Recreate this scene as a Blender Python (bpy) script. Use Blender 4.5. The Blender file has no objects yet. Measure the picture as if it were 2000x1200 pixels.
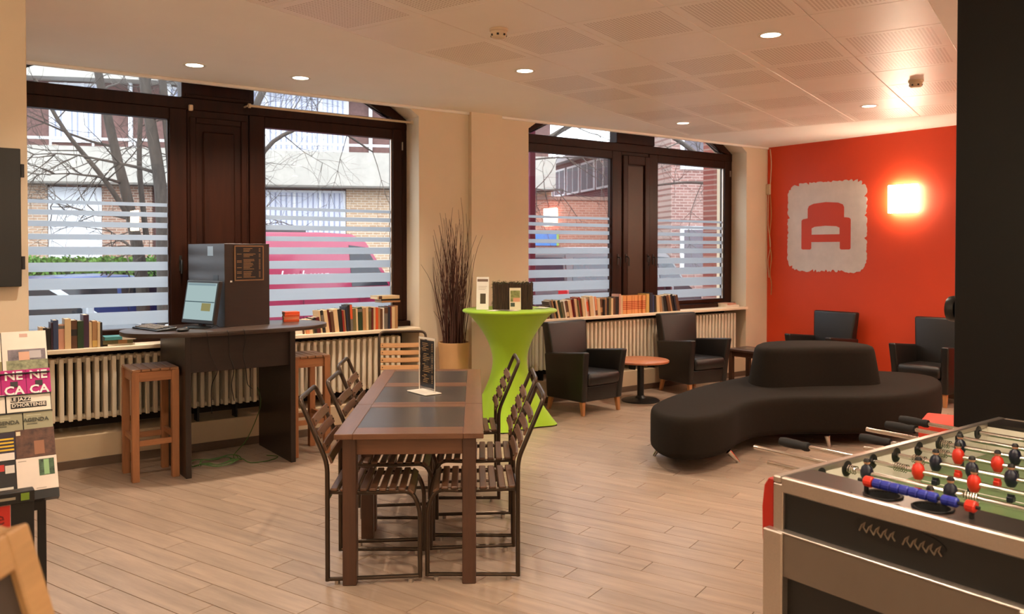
import bpy, bmesh, math, random
from mathutils import Vector, Matrix

sc = bpy.context.scene
COL = sc.collection
R = math.radians
PI = math.pi
rnd = random.Random(7)

# ------------------------------------------------------------------ camera, sky, exposure
# world axes: X runs along the window wall to the right, Y towards the windows, Z up (metres)
YAW = math.atan2(2207, 1610)                    # heading of the camera measured from +X
FWD = Vector((math.cos(YAW), math.sin(YAW), 0))
RGT = Vector((math.sin(YAW), -math.cos(YAW), 0))
cam_d = bpy.data.cameras.new('camera')
cam = bpy.data.objects.new('camera', cam_d); COL.objects.link(cam)
cam.location = (0, 0, 1.64)
cam.rotation_euler = (R(90 - 1.0), 0, YAW - PI / 2)
cam_d.sensor_width = 36.0
cam_d.lens = 1610 / 2000 * 36.0
cam_d.shift_y = -(600 - (490 + 1610 * math.tan(R(1.0)))) / 2000
cam_d.clip_start = 0.05; cam_d.clip_end = 300
cam_d.dof.use_dof = True
cam_d.dof.focus_distance = 5.0
cam_d.dof.aperture_fstop = 4.5
sc.camera = cam

SKY = 3.8
EXPOSURE = 0.28
LAMP_W = 150.0
LAMP_COL = (1.0, 0.82, 0.64)
wd = bpy.data.worlds.new('overcast_sky'); sc.world = wd; wd.use_nodes = True
nt = wd.node_tree
bg = nt.nodes['Background']
tc = nt.nodes.new('ShaderNodeTexCoord'); sx = nt.nodes.new('ShaderNodeSeparateXYZ')
cr = nt.nodes.new('ShaderNodeValToRGB')
nt.links.new(tc.outputs['Generated'], sx.inputs[0]); nt.links.new(sx.outputs['Z'], cr.inputs[0])
nt.links.new(cr.outputs[0], bg.inputs[0])
cr.color_ramp.elements[0].color = (0.80, 0.86, 0.95, 1); cr.color_ramp.elements[0].position = 0.0
cr.color_ramp.elements[1].color = (0.92, 0.96, 1.0, 1); cr.color_ramp.elements[1].position = 0.6
bg.inputs[1].default_value = SKY
sc.view_settings.view_transform = 'Standard'
sc.view_settings.look = 'None'
sc.view_settings.exposure = EXPOSURE
sc.view_settings.gamma = 1.0
sc.view_settings.use_curve_mapping = False

# ------------------------------------------------------------------ materials
def lin(c):
    return tuple((v / 255 / 12.92) if v / 255 <= 0.04045 else ((v / 255 + 0.055) / 1.055) ** 2.4 for v in c) + (1.0,)
MATS = {}
def mat(name, col, rough=0.5, metal=0.0, var=0.06, scale=6.0, bump=0.0, bscale=120.0, spec=0.5, coat=0.0, sheen=0.0,
        grain=None, rand=0.0, emit=None, estr=0.0, trans=0.0):
    """principled surface whose colour wanders a little through a noise; grain=(x,y,z) stretches it into wood grain"""
    if name in MATS: return MATS[name]
    m = bpy.data.materials.new(name); m.use_nodes = True
    t = m.node_tree; N = t.nodes; L = t.links
    b = N['Principled BSDF']
    b.inputs['Roughness'].default_value = rough; b.inputs['Metallic'].default_value = metal
    b.inputs['Specular IOR Level'].default_value = spec
    b.inputs['Coat Weight'].default_value = coat; b.inputs['Coat Roughness'].default_value = 0.15
    b.inputs['Sheen Weight'].default_value = sheen
    b.inputs['Transmission Weight'].default_value = trans
    c = lin(col)
    co = N.new('ShaderNodeTexCoord'); mp = N.new('ShaderNodeMapping'); nz = N.new('ShaderNodeTexNoise')
    L.new(co.outputs['Object'], mp.inputs[0]); L.new(mp.outputs[0], nz.inputs['Vector'])
    g = grain or (1, 1, 1)
    mp.inputs['Scale'].default_value = g
    nz.inputs['Scale'].default_value = scale; nz.inputs['Detail'].default_value = 5 if grain else 3
    nz.inputs['Roughness'].default_value = 0.65
    rp = N.new('ShaderNodeValToRGB'); L.new(nz.outputs['Fac'], rp.inputs[0])
    e = rp.color_ramp.elements
    e[0].position = 0.3; e[1].position = 0.7
    e[0].color = tuple(max(0, v * (1 - var)) for v in c[:3]) + (1,)
    e[1].color = tuple(min(1, v * (1 + var)) for v in c[:3]) + (1,)
    out = rp.outputs[0]
    if rand:
        oi = N.new('ShaderNodeObjectInfo'); ge = N.new('ShaderNodeNewGeometry')
        ad = N.new('ShaderNodeMath'); ad.operation = 'ADD'
        L.new(oi.outputs['Random'], ad.inputs[0]); L.new(ge.outputs['Random Per Island'], ad.inputs[1])
        fr = N.new('ShaderNodeMath'); fr.operation = 'FRACT'; L.new(ad.outputs[0], fr.inputs[0])
        mr = N.new('ShaderNodeMapRange'); L.new(fr.outputs[0], mr.inputs[0])
        mr.inputs['To Min'].default_value = 1 - rand; mr.inputs['To Max'].default_value = 1 + rand
        hs = N.new('ShaderNodeHueSaturation'); L.new(out, hs.inputs['Color']); L.new(mr.outputs[0], hs.inputs['Value'])
        out = hs.outputs[0]
        ml = N.new('ShaderNodeVectorMath'); ml.operation = 'SCALE'; ml.inputs[0].default_value = (37, 53, 11)
        L.new(fr.outputs[0], ml.inputs['Scale']); L.new(ml.outputs[0], mp.inputs['Location'])
    L.new(out, b.inputs['Base Color'])
    if bump:
        n2 = N.new('ShaderNodeTexNoise'); n2.inputs['Scale'].default_value = bscale
        if grain: L.new(mp.outputs[0], n2.inputs['Vector'])
        else: L.new(co.outputs['Object'], n2.inputs['Vector'])
        bp = N.new('ShaderNodeBump'); bp.inputs['Strength'].default_value = bump; bp.inputs['Distance'].default_value = 0.01
        L.new(n2.outputs['Fac'], bp.inputs['Height']); L.new(bp.outputs[0], b.inputs['Normal'])
    if emit:
        b.inputs['Emission Color'].default_value = lin(emit); b.inputs['Emission Strength'].default_value = estr
    MATS[name] = m
    return m

M = {}
M['wall'] = mat('painted_plaster', (222, 203, 176), 0.8, var=0.02, scale=2)
M['ceil'] = mat('ceiling_paint', (244, 236, 226), 0.75, var=0.015, scale=2)
M['red'] = mat('orange_red_paint', (214, 66, 24), 0.6, var=0.03, scale=1.5)
M['black_paint'] = mat('black_gloss_paint', (13, 11, 9), 0.42, var=0.1, spec=.3)
M['frame'] = mat('dark_mahogany', (42, 17, 7), 0.4, var=0.35, scale=3.0, grain=(6, 6, 0.5), coat=0.0, spec=.22)
M['frame_in'] = mat('mahogany_panel', (42, 17, 7), 0.42, var=0.4, scale=3.0, grain=(6, 6, 0.5), coat=0.0, spec=.22)
M['plank'] = mat('oak_look_tile', (158, 136, 117), 0.36, var=0.2, scale=3.0, grain=(7, 0.7, 1), rand=0.07, bump=0.05, bscale=8)
M['grout'] = mat('dark_grout', (84, 64, 50), 0.9)
M['base'] = mat('baseboard_tile', (100, 80, 64), 0.45, var=0.12, grain=(1, 1, 6))
M['shelf'] = mat('cream_shelf_board', (240, 222, 194), 0.45, var=0.03)
M['rad'] = mat('cream_radiator_enamel', (228, 214, 190), 0.4, var=0.03)
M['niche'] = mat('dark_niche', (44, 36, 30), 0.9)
M['stone_ledge'] = mat('ledge_plaster', (206, 182, 150), 0.75, var=0.03)
M['alu'] = mat('brushed_aluminium', (188, 176, 164), 0.34, 0.85, var=0.05, grain=(1, 30, 30))
M['chrome'] = mat('polished_steel', (214, 208, 200), 0.16, 1.0, var=0.02)
M['tube'] = mat('bronze_tube', (74, 61, 50), 0.34, 0.8, var=0.12)
M['slat'] = mat('walnut_slat', (96, 64, 43), 0.42, var=0.28, scale=4, grain=(9, 0.8, 9), rand=0.12, coat=0.15)
M['slat_light'] = mat('pale_beech_slat', (176, 128, 80), 0.45, var=0.2, scale=4, grain=(9, 0.8, 9), rand=0.08)
M['table_wood'] = mat('table_walnut', (106, 70, 48), 0.36, var=0.25, scale=3, grain=(8, 0.8, 8), coat=0.25)
M['slate'] = mat('slate_inlay', (66, 60, 56), 0.27, var=0.18, scale=9, spec=0.6)
M['leather'] = mat('black_leather', (26, 22, 19), 0.38, var=0.15, bump=0.12, bscale=160)
M['fabric'] = mat('charcoal_felt', (35, 29, 23), 0.95, var=0.08, scale=40, sheen=0.0, spec=.15, bump=0.15, bscale=500)
M['leg_wood'] = mat('honey_beech', (176, 118, 72), 0.42, var=0.2, scale=4, grain=(9, 9, 0.8))
M['stool'] = mat('stool_pine', (160, 106, 66), 0.45, var=0.22, scale=4, grain=(8, 8, 0.8), coat=0.1)
M['stool_top'] = mat('stool_slat', (158, 112, 76), 0.4, var=0.25, scale=4, grain=(0.8, 9, 9), coat=0.15)
M['wenge'] = mat('wenge_veneer', (44, 33, 27), 0.38, var=0.14, scale=4, grain=(1, 1, 14))
M['wenge_top'] = mat('wenge_worktop', (66, 52, 44), 0.28, var=0.1, scale=5, grain=(1, 14, 1))
M['lime'] = mat('lime_stretch_cloth', (152, 190, 22), 0.75, var=0.03, sheen=0.2)
M['pot'] = mat('sand_ceramic', (196, 152, 104), 0.55, var=0.04)
M['twig'] = mat('dark_willow_twig', (74, 40, 28), 0.8, var=0.3, rand=0.25)
M['bark'] = mat('planter_bark', (62, 44, 30), 0.9, var=0.35, scale=14, grain=(6, 6, 0.6), rand=0.3)
M['moss'] = mat('dark_moss', (48, 50, 24), 0.95, var=0.4, scale=30)
M['black'] = mat('black_plastic', (20, 19, 18), 0.42, var=0.1)
M['rubber'] = mat('black_rubber', (14, 13, 13), 0.7)
M['white'] = mat('white_paper', (232, 226, 216), 0.7, var=0.02)
M['whitep'] = mat('white_plastic', (225, 215, 198), 0.45, var=0.02)
M['cream'] = mat('cream_plastic', (214, 190, 158), 0.5, var=0.03)
M['tan'] = mat('tan_beech', (176, 134, 86), 0.5, var=0.15, scale=4, grain=(1, 9, 9))

def brick_mat(name, c1, c2, mortar, sc=1.0):
    m = bpy.data.materials.new(name); m.use_nodes = True
    t = m.node_tree; N = t.nodes; b = N['Principled BSDF']; b.inputs['Roughness'].default_value = .9; b.inputs['Specular IOR Level'].default_value = .2
    co = N.new('ShaderNodeTexCoord'); sp = N.new('ShaderNodeSeparateXYZ'); cb = N.new('ShaderNodeCombineXYZ'); br_ = N.new('ShaderNodeTexBrick')
    t.links.new(co.outputs['Object'], sp.inputs[0]); t.links.new(sp.outputs['X'], cb.inputs['X']); t.links.new(sp.outputs['Z'], cb.inputs['Y']); t.links.new(cb.outputs[0], br_.inputs['Vector'])
    br_.inputs['Color1'].default_value = lin(c1); br_.inputs['Color2'].default_value = lin(c2); br_.inputs['Mortar'].default_value = lin(mortar)
    br_.inputs['Scale'].default_value = 1.0; br_.inputs['Brick Width'].default_value = .23 * sc; br_.inputs['Row Height'].default_value = .075 * sc; br_.inputs['Mortar Size'].default_value = .012 * sc
    t.links.new(br_.outputs['Color'], b.inputs['Base Color']); MATS[name] = m
    return m
def solid(col, rough=0.6, **k):
    return mat('paint_%d_%d_%d_%d' % (tuple(col) + (int(rough * 100),)), col, rough, **k)

def glow(name, col, strength):
    if name in MATS: return MATS[name]
    m = bpy.data.materials.new(name); m.use_nodes = True
    t = m.node_tree
    for n in list(t.nodes): t.nodes.remove(n)
    o = t.nodes.new('ShaderNodeOutputMaterial'); e = t.nodes.new('ShaderNodeEmission')
    e.inputs[0].default_value = tuple(col) + (1,); e.inputs[1].default_value = strength
    t.links.new(e.outputs[0], o.inputs[0]); MATS[name] = m
    return m

def glass_mat(name, tint, ior=1.45, rough=0.0):
    m = bpy.data.materials.new(name); m.use_nodes = True
    t = m.node_tree; N = t.nodes
    for n in list(N): N.remove(n)
    o = N.new('ShaderNodeOutputMaterial'); tr = N.new('ShaderNodeBsdfTransparent'); gl = N.new('ShaderNodeBsdfGlossy')
    fr = N.new('ShaderNodeFresnel'); mx = N.new('ShaderNodeMixShader')
    ge = N.new('ShaderNodeNewGeometry'); io = N.new('ShaderNodeMapRange')   # same reflectance on both faces of the thin sheet
    io.inputs['To Min'].default_value = ior; io.inputs['To Max'].default_value = 1 / ior
    t.links.new(ge.outputs['Backfacing'], io.inputs[0]); t.links.new(io.outputs[0], fr.inputs[0])
    gl.inputs['Roughness'].default_value = rough
    tr.inputs[0].default_value = tuple(tint) + (1,)
    t.links.new(fr.outputs[0], mx.inputs[0]); t.links.new(tr.outputs[0], mx.inputs[1]); t.links.new(gl.outputs[0], mx.inputs[2])
    t.links.new(mx.outputs[0], o.inputs[0])
    return m
M['glass'] = glass_mat('window_glass', (0.97, 0.98, 0.98))
M['acrylic'] = glass_mat('clear_acrylic', (0.96, 0.96, 0.95), 1.49)

def film_mat():
    m = bpy.data.materials.new('frosted_film'); m.use_nodes = True
    t = m.node_tree; N = t.nodes
    for n in list(N): N.remove(n)
    o = N.new('ShaderNodeOutputMaterial'); tl = N.new('ShaderNodeBsdfTranslucent'); df = N.new('ShaderNodeBsdfDiffuse')
    mx = N.new('ShaderNodeMixShader'); mx.inputs[0].default_value = 0.12
    nz = N.new('ShaderNodeTexNoise'); nz.inputs['Scale'].default_value = 3
    rp = N.new('ShaderNodeValToRGB'); t.links.new(nz.outputs['Fac'], rp.inputs[0])
    rp.color_ramp.elements[0].color = (0.60, 0.635, 0.67, 1); rp.color_ramp.elements[1].color = (0.65, 0.68, 0.715, 1)
    t.links.new(rp.outputs[0], tl.inputs[0]); t.links.new(rp.outputs[0], df.inputs[0])
    t.links.new(tl.outputs[0], mx.inputs[1]); t.links.new(df.outputs[0], mx.inputs[2]); t.links.new(mx.outputs[0], o.inputs[0])
    return m
M['film'] = film_mat()

def dots_mat():
    """metal ceiling tile with a field of small punched holes (tile is centred on its own origin)"""
    m = mat('perforated_tile', (242, 230, 216), 0.42, var=0.02, scale=2).copy(); m.name = 'perforated_ceiling_tile'
    t = m.node_tree; N = t.nodes; L = t.links; b = N['Principled BSDF']
    src = b.inputs['Base Color'].links[0].from_socket
    co = N.new('ShaderNodeTexCoord'); sp = N.new('ShaderNodeSeparateXYZ'); L.new(co.outputs['Object'], sp.inputs[0])
    def mth(op, a, bb=None):
        n = N.new('ShaderNodeMath'); n.operation = op
        for i, v in enumerate((a, bb)):
            if v is None: continue
            if isinstance(v, (int, float)): n.inputs[i].default_value = v
            else: L.new(v, n.inputs[i])
        return n.outputs[0]
    P = 0.0224
    def cell(s): return mth('SUBTRACT', mth('FRACT', mth('ADD', mth('DIVIDE', s, P), 50.5)), 0.5)
    ux, uy = cell(sp.outputs['X']), cell(sp.outputs['Y'])
    d = mth('SQRT', mth('ADD', mth('MULTIPLY', ux, ux), mth('MULTIPLY', uy, uy)))
    hole = mth('LESS_THAN', d, 0.33)
    ins = mth('MULTIPLY', mth('LESS_THAN', mth('ABSOLUTE', sp.outputs['X']), 0.258), mth('LESS_THAN', mth('ABSOLUTE', sp.outputs['Y']), 0.258))
    fac = mth('MULTIPLY', hole, ins)
    mx = N.new('ShaderNodeMixRGB'); L.new(fac, mx.inputs[0]); L.new(src, mx.inputs[1]); mx.inputs[2].default_value = lin((200, 180, 160))
    L.new(mx.outputs[0], b.inputs['Base Color'])
    return m
M['perf'] = dots_mat()
M['tile'] = mat('plain_ceiling_tile', (242, 230, 216), 0.42, var=0.015, scale=2)

# ------------------------------------------------------------------ mesh builder
class MB:
    def __init__(s): s.v = []; s.f = []
    def add(s, vs, fs):
        o = len(s.v); s.v += [tuple(v) for v in vs]; s.f += [tuple(i + o for i in f) for f in fs]; return s
    def box(s, x0, x1, y0, y1, z0, z1, M4=None):
        vs = [Vector((x, y, z)) for z in (z0, z1) for x, y in ((x0, y0), (x1, y0), (x1, y1), (x0, y1))]
        if M4 is not None: vs = [M4 @ v for v in vs]
        return s.add(vs, [(3, 2, 1, 0), (4, 5, 6, 7), (0, 1, 5, 4), (1, 2, 6, 5), (2, 3, 7, 6), (3, 0, 4, 7)])
    def loft(s, rings, caps=True, closed=False):
        n = len(rings[0]); vs = [p for r in rings for p in r]; fs = []
        m = len(rings)
        for i in range(m if closed else m - 1):
            a, b = i * n, ((i + 1) % m) * n
            for j in range(n): fs.append((a + j, a + (j + 1) % n, b + (j + 1) % n, b + j))
        if caps and not closed:
            fs.append(tuple(range(n - 1, -1, -1))); fs.append(tuple(range((m - 1) * n, m * n)))
        return s.add(vs, fs)
    def prism(s, poly, z0, z1): return s.loft([[(x, y, z0) for x, y in poly], [(x, y, z1) for x, y in poly]])
    def prism_y(s, poly, y0, y1): return s.loft([[(x, y1, z) for x, z in poly], [(x, y0, z) for x, z in poly]])
    def prism_x(s, poly, x0, x1): return s.loft([[(x0, y, z) for y, z in poly], [(x1, y, z) for y, z in poly]])
    def cyl(s, p0, p1, r0, r1=None, n=12, caps=True):
        r1 = r0 if r1 is None else r1
        p0, p1 = Vector(p0), Vector(p1); d = (p1 - p0).normalized()
        u = d.orthogonal().normalized(); w = d.cross(u)
        rg = lambda p, r: [p + (u * math.cos(2 * PI * k / n) + w * math.sin(2 * PI * k / n)) * r for k in range(n)]
        return s.loft([rg(p0, r0), rg(p1, r1)], caps)
    def tube(s, pts, r, n=8, closed=False):
        P = [Vector(p) for p in pts]; m = len(P); rs = r if isinstance(r, (list, tuple)) else [r] * m
        u = None; rings = []
        for i in range(m):
            a = P[(i - 1) % m] if (closed or i) else P[i]; b = P[(i + 1) % m] if (closed or i < m - 1) else P[i]
            d = (b - a).normalized()
            u = d.orthogonal().normalized() if u is None else (u - d * u.dot(d)).normalized()
            w = d.cross(u)
            rings.append([P[i] + (u * math.cos(2 * PI * k / n) + w * math.sin(2 * PI * k / n)) * rs[i] for k in range(n)])
        return s.loft(rings, True, closed)
    def lathe(s, prof, c=(0, 0, 0), n=24, a0=0.0, ring=False, caps=True):
        rings = [[(c[0] + r * math.cos(a0 + 2 * PI * k / n), c[1] + r * math.sin(a0 + 2 * PI * k / n), c[2] + z) for k in range(n)] for r, z in prof]
        return s.loft(rings, caps and not ring, ring)
    def sphere(s, c, r, n=12, sz=1.0):
        pr = [(max(1e-4, r * math.sin(PI * k / 8)), -r * sz * math.cos(PI * k / 8)) for k in range(9)]
        return s.lathe(pr, c, n)
    def xf(s, M4, start=0):
        s.v[start:] = [tuple(M4 @ Vector(v)) for v in s.v[start:]]; return s
    def mesh(s, name, bevel=0.0, seg=1, smooth=False, ang=40):
        me = bpy.data.meshes.new(name); me.from_pydata(s.v, [], s.f)
        bm = bmesh.new(); bm.from_mesh(me)
        bmesh.ops.recalc_face_normals(bm, faces=bm.faces)
        if bevel:
            es = [e for e in bm.edges if len(e.link_faces) == 2 and e.calc_face_angle(0) > R(32)]
            bmesh.ops.bevel(bm, geom=es, offset=bevel, offset_type='OFFSET', segments=seg, profile=0.5, affect='EDGES', clamp_overlap=True)
        bm.to_mesh(me); bm.free()
        if smooth or (bevel and seg > 1):
            for p in me.polygons: p.use_smooth = True
            me.set_sharp_from_angle(angle=R(ang))
        return me
    def build(s, name, m, parent=None, loc=None, rz=0.0, **k):
        return link(name, s.mesh(name, **k), m, parent, loc, rz)

def link(name, me, m=None, parent=None, loc=None, rz=0.0):
    o = bpy.data.objects.new(name, me); COL.objects.link(o)
    if m is not None and len(me.materials) == 0: me.materials.append(m)
    if parent is not None: o.parent = parent
    if loc is not None: o.location = loc
    if rz: o.rotation_euler = (0, 0, rz)
    return o
def tag(o, label, cat, group=None, kind=None):
    o['label'] = label; o['category'] = cat
    if group: o['group'] = group
    if kind: o['kind'] = kind
    return o
def thing(name, label, cat, loc=(0, 0, 0), rz=0.0, group=None):
    o = bpy.data.objects.new(name, None); COL.objects.link(o)
    o.empty_display_size = 0.1
    o.location = loc; o.rotation_euler = (0, 0, rz)
    return tag(o, label, cat, group)
def struct(o, label=None, cat=None):
    o['kind'] = 'structure'
    if label: o['label'] = label
    if cat: o['category'] = cat
    return o
def dup(root, loc, rz=0.0, label=None):
    r = root.copy(); COL.objects.link(r); r.location = loc; r.rotation_euler = (0, 0, rz)
    if label: r['label'] = label
    for ch in list(root.children):
        c = ch.copy(); COL.objects.link(c); c.parent = r
        for g in ch.children:
            d = g.copy(); COL.objects.link(d); d.parent = c
    return r
def text_mesh(txt, size, ext=0.0006, shear=0.0, bold=0.0, spacing=1.0):
    cu = bpy.data.curves.new('lettering', 'FONT'); cu.body = txt; cu.size = size; cu.extrude = ext; cu.shear = shear
    cu.offset = bold; cu.align_x = 'CENTER'; cu.align_y = 'CENTER'; cu.resolution_u = 2; cu.space_character = spacing
    o = bpy.data.objects.new('lettering', cu); COL.objects.link(o)
    dg = bpy.context.evaluated_depsgraph_get(); me = bpy.data.meshes.new_from_object(o.evaluated_get(dg))
    bpy.data.objects.remove(o); bpy.data.curves.remove(cu); me.materials.clear()
    return me
def spline(pts, n=6, closed=False):
    P = [Vector(p) for p in pts]; m = len(P); out = []
    for i in range(m if closed else m - 1):
        g = (lambda k: P[k % m]) if closed else (lambda k: P[min(max(k, 0), m - 1)])
        a, b, c, d = g(i - 1), g(i), g(i + 1), g(i + 2)
        for k in range(n):
            t = k / n
            out.append(0.5 * ((2 * b) + (c - a) * t + (2 * a - 5 * b + 4 * c - d) * t * t + (3 * b - a - 3 * c + d) * t ** 3))
    if not closed: out.append(P[-1])
    return out
def fillet(pts, r, n=4):
    """round the corners of a polyline so that tubes bend instead of breaking"""
    P = [Vector(p) for p in pts]; out = [P[0]]
    for i in range(1, len(P) - 1):
        a, b, c = P[i - 1], P[i], P[i + 1]
        ra = min(r, (a - b).length * 0.45, (c - b).length * 0.45)
        p, q = b + (a - b).normalized() * ra, b + (c - b).normalized() * ra
        for k in range(n + 1):
            t = k / n; out.append(p * (1 - t) ** 2 + b * 2 * t * (1 - t) + q * t * t)
    out.append(P[-1]); return out
def inset(poly, d):
    n = len(poly); out = []
    for i in range(n):
        a, b = Vector(poly[i - 1][:2]), Vector(poly[(i + 1) % n][:2]); t = (b - a).normalized()
        nn = Vector((-t.y, t.x)); p = Vector(poly[i][:2]) + nn * d
        out.append((p.x, p.y))
    return out
def clip(poly, x0, x1, y0, y1):
    for ax, lim, sg in ((0, x0, 1), (0, x1, -1), (1, y0, 1), (1, y1, -1)):
        out = []
        for i in range(len(poly)):
            a, b = poly[i - 1], poly[i]; da, db = (a[ax] - lim) * sg, (b[ax] - lim) * sg
            if (da >= 0) != (db >= 0):
                t = da / (da - db); out.append(tuple(a[k] + (b[k] - a[k]) * t for k in (0, 1)))
            if db >= 0: out.append(b)
        poly = out
        if not poly: break
    return poly

# ------------------------------------------------------------------ the room shell
RX0, RX1, RY0, RY1, CH = -3.2, 9.3, -3.0, 6.93, 3.02
GA = R(19.84)                                    # floor planks and ceiling tiles are laid at this angle to the walls
G1 = Vector((math.cos(GA), math.sin(GA), 0)); G2 = Vector((-math.sin(GA), math.cos(GA), 0))
def grid(a, b, z=0.0): return G1 * a + G2 * b + Vector((0, 0, z))

floor = struct(MB().box(RX0 - .3, RX1 + .3, RY0 - .3, RY1 + .3, -0.12, -0.004).build('floor', M['grout']))
PW, PL = 0.148, 0.92
plank_me = MB().box(-PW / 2 + .0017, PW / 2 - .0017, -PL / 2 + .0017, PL / 2 - .0017, -0.010, 0.0).mesh('plank', bevel=0.0012)
plank_me.materials.append(M['plank'])
cands = []; rest = MB()
for i in range(-40, 75):
    off = (0.12 + 0.31 * i + 0.05 * math.sin(i * 2.3)) % 1.0 * PL
    for j in range(-14, 14):
        a, b = 2.585 + PW * i, 3.68 + off - PL / 2 + PL * j
        cor = [grid(a + dx * (PW / 2 - .0017), b + dy * (PL / 2 - .0017)) for dx, dy in ((-1, -1), (1, -1), (1, 1), (-1, 1))]
        xs = [c.x for c in cor]; ys = [c.y for c in cor]
        if max(xs) < RX0 or min(xs) > RX1 or max(ys) < RY0 or min(ys) > RY1: continue
        c = grid(a, b); d = c.dot(FWD); l = c.dot(RGT)
        inside = min(xs) > RX0 and max(xs) < RX1 and min(ys) > RY0 and max(ys) < RY1
        if inside and d > 3.2 and abs(l / d) < 0.66: cands.append((d, a, b))
        else:
            p = clip([(q.x, q.y) for q in cor], RX0, RX1, RY0, RY1)
            if len(p) > 2: rest.prism(p, -0.010, 0.0)
cands.sort()
for k, (d, a, b) in enumerate(cands):
    if k < 300: link('plank', plank_me, None, floor, grid(a, b), GA)
    else: rest.prism([(q.x, q.y) for q in [grid(a + dx * (PW / 2 - .0017), b + dy * (PL / 2 - .0017)) for dx, dy in ((-1, -1), (1, -1), (1, 1), (-1, 1))]], -0.010, 0.0)
pr = MB(); pr.v = [tuple(Matrix.Rotation(-GA, 3, 'Z') @ Vector(v)) for v in rest.v]; pr.f = rest.f
o = pr.build('plank_field', M['plank'], floor, (0, 0, 0), GA); o['kind'] = 'stuff'

# window wall with two arched openings; under each a plastered ledge and a radiator niche
UNITS = [dict(cx=2.13, h=1.82, m=0.258, n=1), dict(cx=7.066, h=1.795, m=0.227, n=2)]
WY0, WY1 = RY1, 7.42
SPR = 2.93
def arch(x, h, off=0.0):
    r = h / math.sin(R(35)); zc = SPR - r * math.cos(R(35))
    rr = r - off
    return zc + math.sqrt(max(0, rr * rr - x * x))
ww = MB()
edges = [RX0 - .3]
for U in UNITS: edges += [U['cx'] - U['h'], U['cx'] + U['h']]
edges.append(RX1 + .3)
for k in range(0, 6, 2): ww.box(edges[k], edges[k + 1], WY0, WY1, -0.12, 3.8)
for U in UNITS:
    x0, x1 = U['cx'] - U['h'], U['cx'] + U['h']
    ap = [(U['cx'] + U['h'] * t / 12, arch(U['h'] * t / 12, U['h'])) for t in range(12, -13, -1)]
    ww.prism_y([(x0, 3.8), (x1, 3.8)] + ap, WY0, WY1)
    ww.box(x0, x1, 7.30, WY1, -0.12, 0.93)
ww.box(4.515, 4.89, 6.872, WY0 + .01, -0.004, CH)
wall_window = struct(ww.build('wall_window', M['wall']))
for U in UNITS:
    x0, x1 = U['cx'] - U['h'], U['cx'] + U['h']
    struct(MB().box(x0, x1, WY0, 7.30, -0.004, 0.24).build('trim_%d' % U['n'], M['stone_ledge'], bevel=.004))
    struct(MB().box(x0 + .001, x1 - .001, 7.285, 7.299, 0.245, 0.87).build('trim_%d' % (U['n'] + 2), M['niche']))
bb = MB()
for a, b, y in ((RX0, 4.505, WY0), (4.505, 4.90, 6.872), (4.90, RX1, WY0)): bb.box(a, b, y - .012, y, 0, 0.065)
struct(bb.build('baseboard_window', M['base'], bevel=.002))

struct(MB().box(RX1, RX1 + .3, RY0 - .3, WY1, -0.12, 3.8).build('wall_red', M['red']))
struct(MB().box(RX0 - .3, RX0, RY0 - .3, WY1, -0.12, 3.8).build('wall_left', M['wall']))
struct(MB().box(RX0, RX1, RY0 - .3, RY0, -0.12, 3.8).build('wall_back', M['wall']))
struct(MB().box(RX1 - .012, RX1, RY0, WY0 - .02, 0, 0.065).build('baseboard_red', M['base'], bevel=.002))
wp = struct(MB().box(-0.40, 0.512, 5.12, 5.62, 0, CH - .001).build('wall_pier', M['wall'], bevel=.004))
wc = struct(MB().box(3.905, 4.45, 0.40, 1.875, 0, CH - .001).build('wall_column', M['black_paint'], bevel=.004))
struct(MB().box(2.95, 3.905, -0.20, 0.40, 0, CH - .001).build('wall_nook', M['black_paint'], bevel=.004))

# ceiling: plain boards round a field of square metal tiles; the tiles alternate plain and perforated bands
cl = MB().box(RX0 - .3, RX1 + .3, RY0 - .3, WY0, 3.034, 3.10)
zones = [[(-30, 3.78), (30, 3.78), (30, 30), (-30, 30)], [(9.37, -30), (30, -30), (30, 3.78), (9.37, 3.78)],
         [(-30, -30), (6.245, -30), (6.245, 0.655), (-30, 0.655)], [(6.245, -30), (9.37, -30), (9.37, -0.595), (6.245, -0.595)],
         [(-30, 0.655), (-0.63, 0.655), (-0.63, 3.78), (-30, 3.78)]]
for z in zones:
    p = clip([(grid(a, b).x, grid(a, b).y) for a, b in z], RX0, RX1, RY0, WY0)
    if len(p) > 2: cl.prism(p, CH, 3.036)
ceiling = struct(cl.build('ceiling', M['ceil']))
struct(MB().box(RX0, RX1, WY0 - .022, WY0 + .02, CH - .024, CH).build('trim_5', M['ceil'], bevel=.004))
struct(MB().box(RX0 - .3, RX1 + .3, RY0 - .3, WY1, 3.8, 3.9).build('trim_6', M['wall']))  # unseen roof slab, added to stop daylight leaking in above the ceiling
TS = 0.625
tp = MB().box(-TS / 2 + .002, TS / 2 - .002, -TS / 2 + .002, TS / 2 - .002, CH + .001, CH + .012)
tile_plain = tp.mesh('tile', bevel=.0025); tile_perf = tile_plain.copy()
tile_plain.materials.append(M['tile']); tile_perf.materials.append(M['perf'])
lamp_spots = []
for i in range(-8, 8):
    band = (i - 1) % 5                           # the downlights repeat every five tiles
    for j in range(-2, 5):
        if j < 0 and i < 3: continue
        a, b = 4.37 + TS * (i + .5), 0.655 + TS * (j + .5)
        link('tile', tile_plain if band in (0, 3) else tile_perf, None, ceiling, grid(a, b), GA)
        if band == 0 and j in (4, 1): lamp_spots.append((a, b))
lamp_spots += [(5.307, -0.2825), (2.1825, -0.2825), (8.4325, -0.2825), (-0.94, -0.2825), (2.18, -2.16), (5.307, -2.16), (8.2, -2.16)]

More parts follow.
